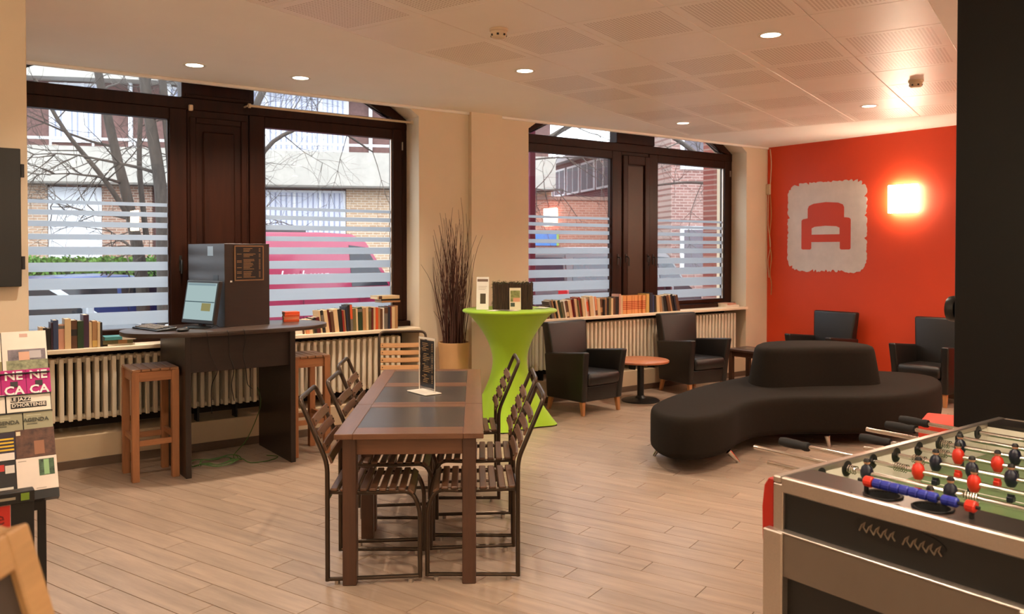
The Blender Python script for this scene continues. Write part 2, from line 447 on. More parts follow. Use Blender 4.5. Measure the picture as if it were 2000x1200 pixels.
# recessed downlights
dl_ring = MB().lathe([(0.062, -.004), (0.082, -.004), (0.084, 0.0), (0.062, 0.0)], n=32, ring=True).mesh('bezel', smooth=True)
dl_ring.materials.append(M['whitep'])
dl_disc = MB().lathe([(0.0005, -.002), (0.062, -.002), (0.062, .0), (0.0005, .0)], n=32).mesh('lens'); dl_disc.materials.append(glow('downlight_lens', (1.0, 0.86, 0.66), 9.0))
LAB = {(5.307, 3.4675): 'recessed round downlight in the tile nearest the bare soffit corner, above the lime bar table',
       (5.307, 1.5925): 'largest lit round downlight in the tiled ceiling, above the football table',
       (8.4325, 3.4675): 'recessed round downlight just in front of the right window',
       (8.4325, 1.5925): 'recessed round downlight closest to the orange wall'}
def downlight(x, y, z, label, power):
    t = thing('downlight', label, 'ceiling light', (x, y, z), 0, 'recessed downlights')
    link('bezel', dl_ring, None, t); link('lens', dl_disc, None, t)
    ld = bpy.data.lights.new('downlight_lamp', 'SPOT'); ld.energy = power; ld.color = LAMP_COL
    ld.spot_size = R(128); ld.spot_blend = 0.75; ld.shadow_soft_size = 0.055
    lo = bpy.data.objects.new('lamp', ld); COL.objects.link(lo); lo.parent = t; lo.location = (0, 0, -0.012)
for a, b in lamp_spots:
    p = grid(a, b)
    if not (RX0 < p.x < RX1 and RY0 < p.y < WY0): continue
    key = min(LAB, key=lambda k: abs(k[0] - a) + abs(k[1] - b)); near = abs(key[0] - a) + abs(key[1] - b) < .05
    if (3.85 < p.x < 4.5 and .3 < p.y < 1.95): continue
    downlight(p.x, p.y, CH, LAB[key] if near else 'recessed round downlight in the ceiling behind the camera, out of view', LAMP_W)
downlight(1.718, 6.355, CH, 'left of the two downlights in the soffit above the computer desk', LAMP_W)
downlight(2.527, 6.325, CH, 'right of the two downlights in the soffit above the computer desk', LAMP_W)

def detector(x, y, label):
    t = thing('smoke_detector', label, 'smoke detector', (x, y, CH), 0, 'ceiling smoke detectors')
    MB().lathe([(0.058, 0), (0.058, -.012), (0.052, -.016)], n=24).build('base', M['cream'], t, smooth=True)
    MB().lathe([(0.050, -.014), (0.050, -.040), (0.042, -.052), (0.030, -.056), (0.001, -.056)], n=24).build('body', M['cream'], t, smooth=True)
    for k in range(7):
        an = k * 2 * PI / 7 + .4; c, s = math.cos(an), math.sin(an)
        MB().box(-.004, .004, -.007, .007, -.046, -.034).xf(Matrix.Translation((.047 * c, .047 * s, 0)) @ Matrix.Rotation(an, 4, 'Z')).build('vent', M['black'], t)
detector(2.972, 4.215, 'round cream smoke detector above the dining table')
detector(6.60, 3.49, 'round cream smoke detector by the black column and orange wall')

# ------------------------------------------------------------------ windows
GY = 7.20
STRIPES = [(2.031, 2.003), (1.955, 1.917), (1.869, 1.826), (1.769, 1.726), (1.671, 1.608), (1.549, 1.478), (1.427, 1.339), (1.296, 1.191), (1.148, 1.045)]
def window(U):
    n, cx, h, m = U['n'], U['cx'], U['h'], U['m']
    w = bpy.data.objects.new('window_%d' % n, None); COL.objects.link(w); w.location = (cx, 0, 0); struct(w)
    F = M['frame']
    def bx(name, x0, x1, y0, y1, z0, z1, mt=F, bev=.005): return MB().box(min(x0, x1), max(x0, x1), y0, y1, z0, z1).build(name, mt, w, bevel=bev)
    bx('sill', -h, h, 7.10, 7.29, 0.90, 0.955)
    for s in (-1, 1):
        bx('jamb', s * h, s * (h - .055), 7.17, 7.29, .955, SPR - .02)
        xi, xo = s * (m + .005), s * (h - .058)
        sw = 0.135 if n == 1 else 0.15
        so = 0.10
        # casement sash
        bx('sash_stile', xi, xi + s * sw, 7.155, 7.24, .96, 2.82); bx('sash_stile', xo - s * so, xo, 7.155, 7.24, .96, 2.82)
        bx('sash_rail', xi + s * sw, xo - s * so, 7.157, 7.24, 2.725, 2.82); bx('sash_rail', xi + s * sw, xo - s * so, 7.157, 7.24, .96, 1.01)
        ga, gb = xi + s * sw, xo - s * so
        bx('glazing_bead', ga, ga + s * .012, 7.175, 7.2, 1.01, 2.725, bev=.003); bx('glazing_bead', gb - s * .012, gb, 7.175, 7.2, 1.01, 2.725, M['alu'], .003)
        bx('pane', ga, gb, GY, GY + .006, 1.01, 2.725, M['glass'], 0)
        for z1, z0 in STRIPES:
            bx('film_stripe', ga + s * .002, gb - s * .002, GY - .0012, GY - .0004, z0, z1, M['film'], 0)
        # transom light under the arch
        ta, tb = s * (m + .045 if n == 1 else m + .09), s * (h - .02)
        N = 10; xs = [ta + (tb - ta) * k / N for k in range(N + 1)]
        gl = [(x, min(arch(x, h, .105), 3.5)) for x in xs]
        xe = s * (h - .17)
        xs2 = [ta + (xe - ta) * k / N for k in range(N + 1)]
        top = [(x, arch(x, h, .115)) for x in xs2]
        MB().prism_y([(ta, 2.918), (xe, 2.918)] + top[::-1], GY, GY + .006).build('transom_pane', M['glass'], w)
        MB().prism_y([(x, arch(x, h, .012)) for x in [s * h * k / N for k in range(N + 1)]] +
                     [(x, max(2.91, arch(x, h, .11))) for x in [s * (h - .05) * k / N for k in range(N, -1, -1)]], 7.16, 7.27).build('arch_frame', F, w, bevel=.003)
        MB().prism_y([(x, arch(x, h, .108)) for x in [s * (h - .12) * k / N for k in range(N + 1)]] +
                     [(x, max(2.915, arch(x, h, .135))) for x in [s * (h - .14) * k / N for k in range(N, -1, -1)]], 7.185, 7.2).build('arch_bead', solid((150, 150, 158), .4), w)
        # lever handle
        hx = xi + s * sw * .42
        hd = MB().box(hx - .011, hx + .011, 7.147, 7.157, 1.47, 1.60).build('handle', M['black'], w, bevel=.003)
        MB().tube(fillet([(hx, 7.15, 1.56), (hx, 7.115, 1.56), (hx, 7.105, 1.53), (hx, 7.11, 1.45)], .012), .008).build('lever', M['black'], hd, smooth=True)
        bx('hinge', xo - s * .012, xo, 7.135, 7.156, 2.62, 2.70, M['alu'], .002)
    bx('transom_rail', -h, h, 7.165, 7.27, 2.82, 2.918)
    # middle pier of the window: panelled timber
    bx('mullion', -m, m, 7.165, 7.29, .955, 2.82, M['frame_in'])
    bx('transom_post', -(m + .045 if n == 1 else m + .09), (m + .045 if n == 1 else m + .09), 7.15, 7.28, 2.918, arch(0, h, .1), M['frame_in'])
    mt = M['frame']
    if n == 1:
        fw_ = .05
        for x0, x1, z0, z1 in ((-m + .02, -m + .02 + fw_, 1.0, 2.76), (m - .02 - fw_, m - .02, 1.0, 2.76), (-m + .0205 + fw_, m - .0205 - fw_, 2.76 - fw_, 2.76), (-m + .0205 + fw_, m - .0205 - fw_, 1.0, 1.05)):
            bx('panel_moulding', x0, x1, 7.147, 7.166, z0, z1, mt, .006)
        bx('raised_panel', -m + .125, m - .125, 7.145, 7.166, 1.12, 2.645, M['frame_in'], .012)
        bx('panel_moulding', -m - .02, m + .02, 7.138, 7.152, 2.925, 2.945, mt, .004)
    else:
        for s in (-1, 1):
            bx('panel_moulding', s * (m - .005), s * (m - .085), 7.135, 7.166, .97, 2.78, mt, .008)
            hx = s * (m - .045)
            hd = MB().box(hx - .010, hx + .010, 7.127, 7.136, 1.50, 1.60).build('handle', M['black'], w, bevel=.003)
            MB().tube(fillet([(hx, 7.13, 1.57), (hx, 7.10, 1.57), (hx - s * .01, 7.09, 1.55), (hx - s * .015, 7.095, 1.46)], .012), .008).build('lever', M['black'], hd, smooth=True)
        bx('panel_moulding', -m + .0855, m - .0855, 7.136, 7.166, 2.67, 2.78, mt, .006)
        bx('raised_panel', -m + .10, m - .10, 7.158, 7.166, 1.0, 2.655, solid((58, 36, 20), .5), .003)
    return w
for U in UNITS: window(U)
t = thing('curtain_rod', 'cream tension rod across the transom of the left arched window', 'curtain rod', (0, 7.06, 2.885))
MB().cyl((2.372, 0, 0), (3.94, 0, 0), .011, n=12).build('rod', M['cream'], t, smooth=True)
for x in (2.362, 3.945): MB().lathe([(.012, -.012), (.02, -.01), (.02, .01), (.012, .012)], n=14).xf(Matrix.Translation((x, 0, 0)) @ Matrix.Rotation(PI / 2, 4, 'Y')).build('end_cap', M['cream'], t, smooth=True)
for x in (2.35, 3.94): MB().box(x - .005, x + .005, .01, .10, -.006, .006).build('bracket', M['cream'], t)
b = tag(MB().box(-.018, .018, -.012, .012, -.026, .026).build('rod_bracket', M['cream'], None, (1.895, 7.132, 2.83), bevel=.006), 'small empty cream rod bracket on the dark wooden window pier', 'bracket')

# shelves on top of the radiators
SH = 0.905
for U in UNITS:
    t = MB().box(U['cx'] - U['h'] + .004, U['cx'] + U['h'] - .012, 6.885, 7.275, SH - .032, SH).build('radiator_shelf', M['shelf'], bevel=.004)
    tag(t, 'cream board shelf carrying books under the left window' if U['n'] == 1 else 'cream board shelf carrying books under the right window', 'shelf')

# column radiators
sec = MB()
for y in (-.052, .0, .052):
    sec.prism([(x, y + d) for x, d in ((-.017, -.012), (-.012, -.02), (.012, -.02), (.017, -.012), (.017, .012), (.012, .02), (-.012, .02), (-.017, .012))], .035, .475)
sec.box(-.014, .014, -.07, .07, .455, .495); sec.box(-.014, .014, -.07, .07, .02, .06)
sec.cyl((-.03, 0, .475), (.03, 0, .475), .022, n=10); sec.cyl((-.03, 0, .04), (.03, 0, .04), .022, n=10)
sec_me = sec.mesh('section', bevel=.003); sec_me.materials.append(M['rad'])
def radiator(x0, n, label, pipe=True):
    t = thing('radiator', label, 'radiator', (x0, 7.0, .335), 0, 'cream column radiators')
    for k in range(n): link('section', sec_me, None, t, (.03 + .06 * k, 0, 0))
    if x0 < 1 or 5 < x0 < 6: MB().cyl((-.03, 0, .475), (0, 0, .475), .013, n=10).build('plug', M['rad'], t)
    if pipe: MB().tube(fillet([(.06 * n, 0, .04), (.06 * n + .05, 0, .04), (.06 * n + .05, 0, -.09)], .02), .011).build('pipe', M['rad'], t, smooth=True)
    for k in (2, n - 3): MB().box(.06 * k - .008, .06 * k + .008, -.05, .05, -.095, .02).build('foot', M['black'], t)
radiator(.45, 27, 'cream column radiator behind the wooden stool and brochure rack', False)
radiator(2.082, 28, 'cream column radiator behind the computer desk and the dining chairs')
radiator(5.36, 28, 'cream column radiator behind the leather armchair next to the lime bar table', False)
radiator(7.052, 27, 'cream column radiator nearest the orange wall')

# ------------------------------------------------------------------ dining tables and chairs
TA = YAW + R(2.5)                                # long axis of the two dining tables pushed end to end
TD = Vector((math.cos(TA), math.sin(TA), 0)); TL = Vector((math.sin(TA), -math.cos(TA), 0))
def dining_table(near, far, lat0, lat1, inlays, label):
    """near/far: distances along the table axis from the near end; local Y runs along the axis"""
    o3 = FWD * 3.985 + RGT * (-.5) + TD * near
    t = thing('dining_table', label, 'table', o3, TA - PI / 2, 'wooden dining tables')
    L = far - near; hw = .362; top = .752; th = .028
    xs = [-hw, -.272, .262, hw]                  # stile | inlay | stile
    ys = [0.0]
    for a, b in inlays: ys += [a - near, b - near]
    ys.append(L)
    W = M['table_wood']
    g = .0008
    for x0, x1 in ((xs[0], xs[1]), (xs[2], xs[3])):
        MB().box(x0, x1, 0, L, top - th, top).build('top_stile', W, t, bevel=.003)
    for k in range(0, len(ys), 2):
        MB().box(xs[1] + g, xs[2] - g, ys[k], ys[k + 1], top - th, top).build('top_rail', M['table_wood_x'], t, bevel=.002)
    for k in range(1, len(ys) - 1, 2):
        MB().box(xs[1] + g, xs[2] - g, ys[k] + g, ys[k + 1] - g, top - th, top - .0015).build('stone_inlay', M['slate'], t, bevel=.001)
    a = .045
    for s in (-1, 1):
        MB().box(s * (hw - .075), s * (hw - .055), a, L - a, top - th - .085, top - th).build('apron', W, t, bevel=.002)
    for y in (.05, L - .07):
        MB().box(-hw + .06, hw - .06, y, y + .02, top - th - .085, top - th).build('apron', M['table_wood_x'], t, bevel=.002)
    for x in (-hw + .035, hw - .105):
        for y in (.028, L - .098):
            MB().box(x, x + .068, y, y + .068, 0, top - th).build('leg', M['table_leg'], t, bevel=.004)
    return t
M['table_wood_x'] = mat('table_walnut_cross', (106, 70, 48), 0.36, var=0.25, scale=3, grain=(0.8, 8, 8), coat=0.25)
M['table_leg'] = mat('table_walnut_leg', (74, 46, 30), 0.4, var=0.25, scale=3, grain=(8, 8, 0.8), coat=0.2)
dining_table(0.0, .775, 0, 0, [(.15, .69)], 'short dark wood dining table nearest the camera with one slate inlay')
dining_table(.779, 2.175, 0, 0, [(.84, 1.40), (1.55, 2.09)], 'longer dark wood dining table with two slate inlays and a menu stand on it')

def make_chair(label):
    """+X is the way the chair faces; feet at x = +-.225"""
    t = thing('slatted_chair', label, 'chair', (0, 0, 0), 0, 'slatted tube chairs')
    T = M['tube']; hw = .205; r = .0115
    lean = lambda z: -.225 - (0 if z < .6 else (z - .6) * .42)
    bp = [(-.225, -hw, .02), (-.225, -hw, .60), (lean(.915), -hw, .915), (lean(.915), hw, .915), (-.225, hw, .60), (-.225, hw, .02)]
    MB().tube(fillet(bp, .05, 5), r, 10).build('back_frame', T, t, smooth=True)
    for s in (-1, 1):
        y = s * (hw - .024)
        MB().tube(fillet([(.225, y, .02), (.225, y, .36), (.185, y, .452), (.02, y, .445), (-.225, y, .452)], .07, 5), r, 10).build('front_leg', T, t, smooth=True)
        MB().tube([(.225, y, .028), (-.225, s * hw, .028)], r * .9, 8).build('runner', T, t, smooth=True)
        for x in (.18, -.18): MB().cyl((x, s * (hw - .014), .0), (x, s * (hw - .014), .02), .013, n=10).build('glide', M['alu'], t)
    MB().tube([(.19, -hw + .024, .425), (.19, hw - .024, .425)], r * .8, 8).build('cross_bar', T, t, smooth=True)
    MB().tube([(-.225, -hw, .42), (-.225, hw, .42)], r * .8, 8).build('cross_bar', T, t, smooth=True)
    for k in range(9):
        x = -.195 + k * .0475; z = .463; tilt = 0.0
        if k == 8: x -= .004; z = .452; tilt = R(38)
        elif k == 0: z = .466
        m4 = Matrix.Translation((x, 0, z)) @ Matrix.Rotation(tilt, 4, 'Y')
        MB().box(-.0175, .0175, -.2, .2, -.007, .007).build('seat_slat', M['slat'], t, bevel=.004)
        o = t.children[-1]
        o.matrix_local = m4
    for k in range(4):
        z = .615 + k * .062
        sl = MB(); rings = []
        for q in range(7):
            yy = -.195 + .39 * q / 6; bow = .009 * (1 - (yy / .195) ** 2)
            rings.append([(dx - bow, yy, dz) for dx, dz in ((-.006, -.021), (.006, -.021), (.006, .021), (-.006, .021))])
        o = sl.loft(rings).build('back_slat', M['slat'], t, bevel=.002)
        o.matrix_local = Matrix.Translation((lean(z) + .019, 0, z)) @ Matrix.Rotation(-math.atan(.42), 4, 'Y')
        for s in (-1, 1): MB().sphere((.007, s * .178, 0), .005, 8).build('rivet', M['tube'], o)
    return t
def fl(d, l): return FWD * d + RGT * l
lat = YAW - PI / 2                               # heading to the right of the view
chair0 = make_chair('nearest slatted chair on the left side of the dining table')
chair0.location = fl(4.232, -.690); chair0.rotation_euler = (0, 0, lat + R(3))
for d, l, dr, lab in ((4.755, -.672, 2, 'middle slatted chair of three on the left side of the dining table'),
                      (5.39, -.748, 3, 'farthest slatted chair on the left side of the dining table')):
    dup(chair0, fl(d, l), lat + R(dr), lab)
for d, l, dr, lab in ((4.272, -.206, 183, 'nearest slatted chair on the right side of the dining table'),
                      (4.835, -.228, 182, 'middle slatted chair of three on the right side of the dining table'),
                      (5.54, -.325, 184, 'farthest slatted chair on the right side, just in front of the lime bar table')):
    dup(chair0, fl(d, l), lat + R(dr), lab)
c7 = dup(chair0, fl(7.02, -.93), YAW + PI + R(8), 'slatted chair with paler slats at the far head of the table, back to the radiator')
pale = {}
for ch in c7.children:
    if ch.name.startswith(('seat_slat', 'back_slat')):
        if ch.data.name not in pale:
            me = ch.data.copy(); me.materials.clear(); me.materials.append(M['slat_light']); pale[ch.data.name] = me
        ch.data = pale[ch.data.name]

# menu in a clear stand on the long table
ms = thing('menu_stand', 'clear acrylic menu stand with black menu on the dining table', 'menu stand', fl(5.16, -.53) + Vector((0, 0, .752)), lat - R(52))
MB().box(-.11, .11, -.085, .035, 0, .006).build('base', M['whitep'], ms, bevel=.002)
MB().box(-.095, .095, -.004, .004, .006, .345).build('sleeve', M['acrylic'], ms, bevel=.001)
card = MB().box(-.085, .085, -.0015, .0015, .03, .325).build('menu_card', solid((22, 18, 16), .5), ms)
MB().box(-.094, .094, -.0055, -.0042, .332, .344).build('edge', M['whitep'], ms)
MB().box(-.094, -.086, -.0055, -.0042, .008, .332).build('edge', M['whitep'], ms); MB().box(.086, .094, -.0055, -.0042, .008, .332).build('edge', M['whitep'], ms)
rr = random.Random(3)
pt = MB()
for k in range(24):
    z = .305 - k * .011
    x = -.06 + rr.random() * .03; w = .03 + rr.random() * .06
    if k % 6 == 5: continue
    pt.box(x, x + w, -.0062, -.0056, z, z + .003); pt.box(.055, .07, -.0062, -.0056, z, z + .003)
pt.build('print', solid((176, 142, 92), .6), card)

# ------------------------------------------------------------------ lime bar table and what stands on it
BT = Vector((4.57, 6.30, 0)); BTZ = 1.09
bt = thing('bar_table', 'round standing bar table in a stretched lime green cover', 'bar table', BT)
rings = []
NS = 48
for k in range(25):
    z = .012 + (BTZ - .03 - .012) * k / 24
    u = z / BTZ
    ring = []
    for q in range(NS):
        an = 2 * PI * q / NS
        # stretched cloth: four-pointed at the feet, round at the top, drawn in to a waist
        foot = .30 + .165 * abs(math.cos(2 * an - PI / 2)) ** 3.0 if False else .315 + .15 * (math.cos(2 * (an - PI / 4)) ** 2) ** 2.2
        waist = .158
        w1 = max(0.0, 1 - u / .60) ** 1.9; w2 = max(0.0, (u - .50) / .50) ** 2.1
        r = waist + (foot - waist) * w1 + (.438 - waist) * w2
        ring.append((r * math.cos(an), r * math.sin(an), z))
    rings.append(ring)
MB().loft(rings).build('cover', M['lime'], bt, smooth=True, ang=60)
MB().lathe([(.01, BTZ - .032), (.425, BTZ - .032), (.445, BTZ - .022), (.447, BTZ - .01), (.438, BTZ - .001), (.01, BTZ)], n=64).build('top', M['lime'], bt, smooth=True, ang=60)
for an in range(4):
    c, s = math.cos(PI / 4 + an * PI / 2), math.sin(PI / 4 + an * PI / 2)
    MB().cyl((c * .43, s * .43, 0), (c * .43, s * .43, .014), .02, n=10).build('foot', M['rubber'], bt)
def leaflet_holder(x, y, rz):
    t = thing('leaflet_holder', 'tall white leaflet standing on the lime bar table beside the pilaster', 'leaflet', (x, y, BTZ), rz)
    MB().box(-.058, .058, -.002, .002, 0, .305).xf(Matrix.Rotation(R(-6), 4, 'X')).build('card', M['white'], t)
    MB().box(-.058, .058, .002, .05, 0, .003).build('foot', M['white'], t)
    m4 = Matrix.Rotation(R(-6), 4, 'X')
    MB().box(-.05, .05, -.0032, -.0022, .262, .286).xf(m4).build('heading', solid((120, 96, 80), .6), t)
    MB().box(-.022, .03, -.0032, -.0022, .055, .15).xf(m4).build('picture', solid((72, 62, 44), .6), t)
    for k in range(3): MB().box(-.04, .04 - k * .008, -.0032, -.0022, .215 - k * .014, .218 - k * .014).xf(m4).build('text_line', solid((170, 150, 134), .6), t)
leaflet_holder(4.305, 6.37, lat + R(-6))
pl = thing('bark_planter', 'rectangular planter faced with bark sticks and moss on the lime bar table', 'planter', (4.585, 6.275, BTZ), lat + R(3))
MB().box(-.17, .17, -.075, .075, 0, .235).build('box', M['bark'], pl)
r2 = random.Random(5)
def stick(x, y, rad, h):
    pts = [(x + r2.uniform(-.003, .003), y + r2.uniform(-.003, .003), h * k / 4) for k in range(5)]
    return MB().tube(pts, [rad * r2.uniform(.85, 1.15) for _ in pts], 6).build('stick', M['bark'], pl, smooth=True)
for k in range(24):
    stick(-.172 + .344 * k / 23, -.08, .0085, .245 + r2.uniform(-.012, .012))
    if k % 2 == 0: stick(-.172 + .344 * k / 23, .08, .0085, .245)
for k in range(9):
    for s in (-1, 1): stick(s * .178, -.07 + .0175 * k, .0085, .245 + r2.uniform(-.015, .01))
ms_ = MB()
for k in range(900):
    if k % 3: x, y, z = r2.uniform(-.185, .185), r2.uniform(-.09, .09), .235 + abs(r2.gauss(0, .012))
    else: x, y, z = r2.choice((-1, 1)) * r2.gauss(.182, .005), r2.uniform(-.09, .09), r2.uniform(.01, .24)
    d = Vector((r2.gauss(0, 1), r2.gauss(0, 1), r2.gauss(0, .6))).normalized() * r2.uniform(.01, .026); w = d.orthogonal().normalized() * .003
    c = Vector((x, y, z)); ms_.add([c - w, c + w, c + d], [(0, 1, 2)])
o = ms_.build('moss', M['moss'], pl); o['kind'] = 'stuff'
fc = thing('photo_card', 'small cream card with green photo leaning on the bark planter', 'card', (4.535, 6.165, BTZ), lat + R(2))
m4 = Matrix.Rotation(R(-8), 4, 'X')
MB().box(-.053, .053, -.0015, .0015, 0, .205).xf(m4).build('card', solid((224, 210, 180), .6), fc)
MB().box(-.045, .045, -.003, -.002, .075, .18).xf(m4).build('photo', mat('leaf_photo', (128, 130, 70), .6, var=.5, scale=30), fc)
MB().box(-.02, .044, -.0036, -.0028, .075, .112).xf(m4).build('hand', solid((206, 146, 112), .6), fc)
MB().box(-.044, -.004, -.003, -.002, .03, .066).xf(m4).build('logo', solid((62, 74, 56), .6), fc)
for k, (x, y, a, c) in enumerate(((4.33, 6.20, 20, (232, 226, 210)), (4.45, 6.09, 70, (214, 200, 180)), (4.40, 6.14, 110, (120, 112, 104)), (4.86, 6.17, 35, (230, 224, 214)))):
    lab = ['cream flyer lying flat at the left edge of the lime bar table', 'beige flyer lying flat at the front of the lime bar table',
           'grey flyer lying flat between two paler flyers on the bar table', 'white flyer lying flat right of the bark planter'][k]
    tag(MB().box(-.07, .07, -.05, .05, 0, .0015).build('flyer', solid(c), None, (x, y, BTZ + .0005 + .0016 * k), R(a)), lab, 'flyer', 'flyers on the bar table')

# tall pot of dried twigs by the pilaster
pv = thing('twig_vase', 'tall sand coloured pot of dark dried twigs by the pilaster', 'planter', (4.24, 6.765, 0))
MB().lathe([(.105, 0), (.11, .01), (.135, .40), (.150, .70), (.155, .74), (.155, .757), (.14, .757), (.135, .70), (.001, .70)], n=32).build('pot', M['pot'], pv, smooth=True)
tw = random.Random(11)
for k in range(120):
    an, rr0 = tw.uniform(0, 2 * PI), tw.uniform(0, .115)
    h = tw.gauss(.94, .19) if k > 8 else tw.uniform(1.2, 1.32)
    sp = tw.uniform(.0, .10)
    if k in (20, 21): an, sp, h = PI * 1.02, .24, .82
    if k in (22, 23): an, sp, h = -R(30), .15, 1.1
    x0, y0 = rr0 * math.cos(an), rr0 * math.sin(an); ph = tw.uniform(0, 6)
    pts = []
    for q in range(10):
        u = q / 9; s_ = sp * u ** 1.8
        yy = y0 + s_ * math.sin(an) + .014 * u * math.cos(ph + 7 * u)
        yy = min(yy, .145)
        pts.append((x0 + s_ * math.cos(an) + .030 * u * math.sin(ph + 6 * u) + .05 * u * math.cos(ph * 3), yy, .69 + h * u))
    MB().tube(pts, [.0052 * (1 - .75 * q / 9) for q in range(10)], 5).build('twig', M['twig'], pv, smooth=True)

# ------------------------------------------------------------------ computer desk
DZ = 1.05
dk = thing('computer_desk', 'tall dark wenge desk with oval top in front of the left window', 'desk', (2.0, 6.5, 0))
ov = [(.775 * math.copysign(abs(math.cos(a)) ** .78, math.cos(a)), .395 * math.copysign(abs(math.sin(a)) ** .78, math.sin(a))) for a in [2 * PI * k / 64 for k in range(64)]]
MB().prism([(x, y - .005) for x, y in ov], DZ - .032, DZ).build('top', M['wenge_top'], dk, bevel=.003, seg=2)
MB().box(-.42, -.38, -.365, .36, 0, DZ - .032).build('side_panel', M['wenge'], dk, bevel=.002)
MB().box(.36, .40, -.365, .36, 0, DZ - .032).build('side_panel', M['wenge'], dk, bevel=.002)
MB().box(-.38, .36, -.335, -.315, .755, DZ - .032).build('modesty_panel', M['wenge'], dk, bevel=.002)
tw_ = thing('computer_box', 'dark wooden cabinet box with menu on its front, standing on the desk', 'cabinet', (1.95, 6.425, DZ), R(11))
MB().box(0, .385, 0, .60, 0, .645).build('body', M['wenge'], tw_, bevel=.002)
mn = MB().box(.085, .325, -.006, 0, .36, .625).build('menu_board', solid((22, 17, 14), .4), tw_)
for x0, x1, z0, z1 in ((.08, .33, .622, .63), (.08, .33, .355, .363), (.08, .088, .36, .625), (.322, .33, .36, .625)):
    MB().box(x0, x1, -.008, -.0005, z0, z1).build('menu_frame', solid((150, 118, 84), .4, metal=.5), tw_)
pt = MB(); rr = random.Random(9)
for k in range(22):
    if k in (3, 7, 16): continue
    z = .605 - k * .0107; w = .05 + rr.random() * .06
    pt.box(.155, .155 + w, -.0068, -.006, z, z + .004); pt.box(.288, .302, -.0068, -.006, z, z + .004)
    if rr.random() < .3: pt.box(.10, .14, -.0068, -.006, z, z + .004)
pt.build('print', solid((158, 122, 80), .6), mn)
MB().box(.045, .062, -.002, 0, .345, .358).build('sticker', M['white'], tw_)
MB().box(-.001, 0, .18, .27, .55, .625).build('sticker', solid((150, 172, 190), .5), tw_)
MB().box(-.002, 0, .1, .18, .20, .40).build('cable_port', M['black'], tw_)

mo = thing('monitor', 'flat computer monitor facing left on the desk', 'monitor', (1.77, 6.52, DZ), R(-90 + 20))
MB().lathe([(.001, 0), (.10, 0), (.10, .008), (.03, .016), (.001, .018)], n=24).build('base', M['black'], mo, smooth=True)
MB().box(-.03, .03, .03, .06, .01, .14).build('neck', M['black'], mo, bevel=.004)
tm = Matrix.Translation((0, 0, .03)) @ Matrix.Rotation(R(-10), 4, 'X')
MB().box(-.20, .20, -.005, .03, 0, .335).xf(tm).build('housing', M['black'], mo, bevel=.006)
sn = MB().box(-.18, .18, -.0075, -.005, .03, .315).xf(tm).build('screen', glow('screen_page', (.50, .66, .66), .62), mo)
MB().box(-.18, .18, -.0085, -.0076, .165, .172).xf(tm).build('window_bar', glow('screen_bar', (.10, .16, .18), .5), sn)
MB().box(.03, .14, -.0085, -.0076, .10, .16).xf(tm).build('picture', glow('screen_picture', (.42, .38, .16), .55), sn)
MB().box(-.17, .17, -.0085, -.0076, .295, .31).xf(tm).build('window_bar', glow('screen_bar2', (.30, .42, .46), .6), sn)
kb = thing('keyboard', 'dark keyboard on the left end of the desk', 'keyboard', (1.47, 6.56, DZ), R(-90 + 12))
MB().prism_x([(-.075, 0), (.075, 0), (.075, .026), (-.075, .012)], -.21, .21).build('body', M['black'], kb, bevel=.003)
key_me = MB().box(-.0085, .0085, -.0085, .0085, 0, .007).mesh('key', bevel=.0015); key_me.materials.append(solid((120, 112, 104), .5))
for a in range(5):
    for b in range(16): link('key', key_me, None, kb, (-.185 + b * .0215 + .006 * (a % 2), -.052 + a * .0235, .0135 + a * .0026))
mu = thing('computer_mouse', 'small black computer mouse in front of the monitor', 'mouse', (1.60, 6.27, DZ), R(-70))
MB().sphere((0, 0, .012), .032, 16, .5).xf(Matrix.Diagonal((1, 1.6, 1, 1))).build('shell', M['black'], mu, smooth=True)
MB().cyl((0, .02, .026), (0, .034, .025), .004, n=8).build('wheel', M['alu'], mu)
def cable(name, pts, r, m, label, cat='cable', n=8):
    return tag(MB().tube(spline(pts, n), r, 6).build(name, m, smooth=True), label, cat)
cable('monitor_cable', [(1.86, 6.55, DZ + .27), (1.90, 6.52, DZ + .15), (1.88, 6.44, DZ + .03), (1.80, 6.36, DZ + .006), (1.72, 6.42, DZ + .006)], .0035, M['black'], 'black cable looping from the monitor to the cabinet box')
cable('plug_cable', [(1.952, 6.60, DZ + .34), (1.90, 6.58, DZ + .30), (1.87, 6.53, DZ + .12), (1.91, 6.49, DZ + .01), (1.93, 6.40, DZ + .006)], .003, M['black'], 'thin cable hanging on the side of the cabinet box')
for k, x in enumerate((1.72, 1.87, 1.99)):
    cable('hanging_cable', [(x, 6.11, DZ + .004), (x, 6.085, DZ - .01), (x + .02, 6.13, DZ - .08), (x + .05 - .02 * k, 6.15, .86), (x + .09 - .03 * k, 6.15, .76), (x + .09, 6.30, .62), (x + .12 + .02 * k, 6.4, .40 + .08 * k)], .0028, M['black'],
          ['left thin cable hanging down the front of the desk panel', 'middle thin cable hanging down the front of the desk panel', 'right thin cable hanging down the front of the desk panel'][k])
gc = [(2.33, 6.80, .50), (2.34, 6.76, .35), (2.2, 6.66, .12), (2.05, 6.55, .02)]
for k in range(56):
    an = k * .45; rr0 = .13 + .035 * math.sin(k * .7)
    gc.append((1.88 + rr0 * 1.25 * math.cos(an), 6.42 + rr0 * .8 * math.sin(an), .008 + .028 * abs(math.sin(k * .9))))
gc += [(2.10, 6.30, .006), (2.24, 6.28, .006), (2.34, 6.36, .006), (2.28, 6.45, .006)]
cable('green_cable', gc, .0035, solid((62, 96, 34), .5), 'coil of green network cable on the floor under the desk', n=4)

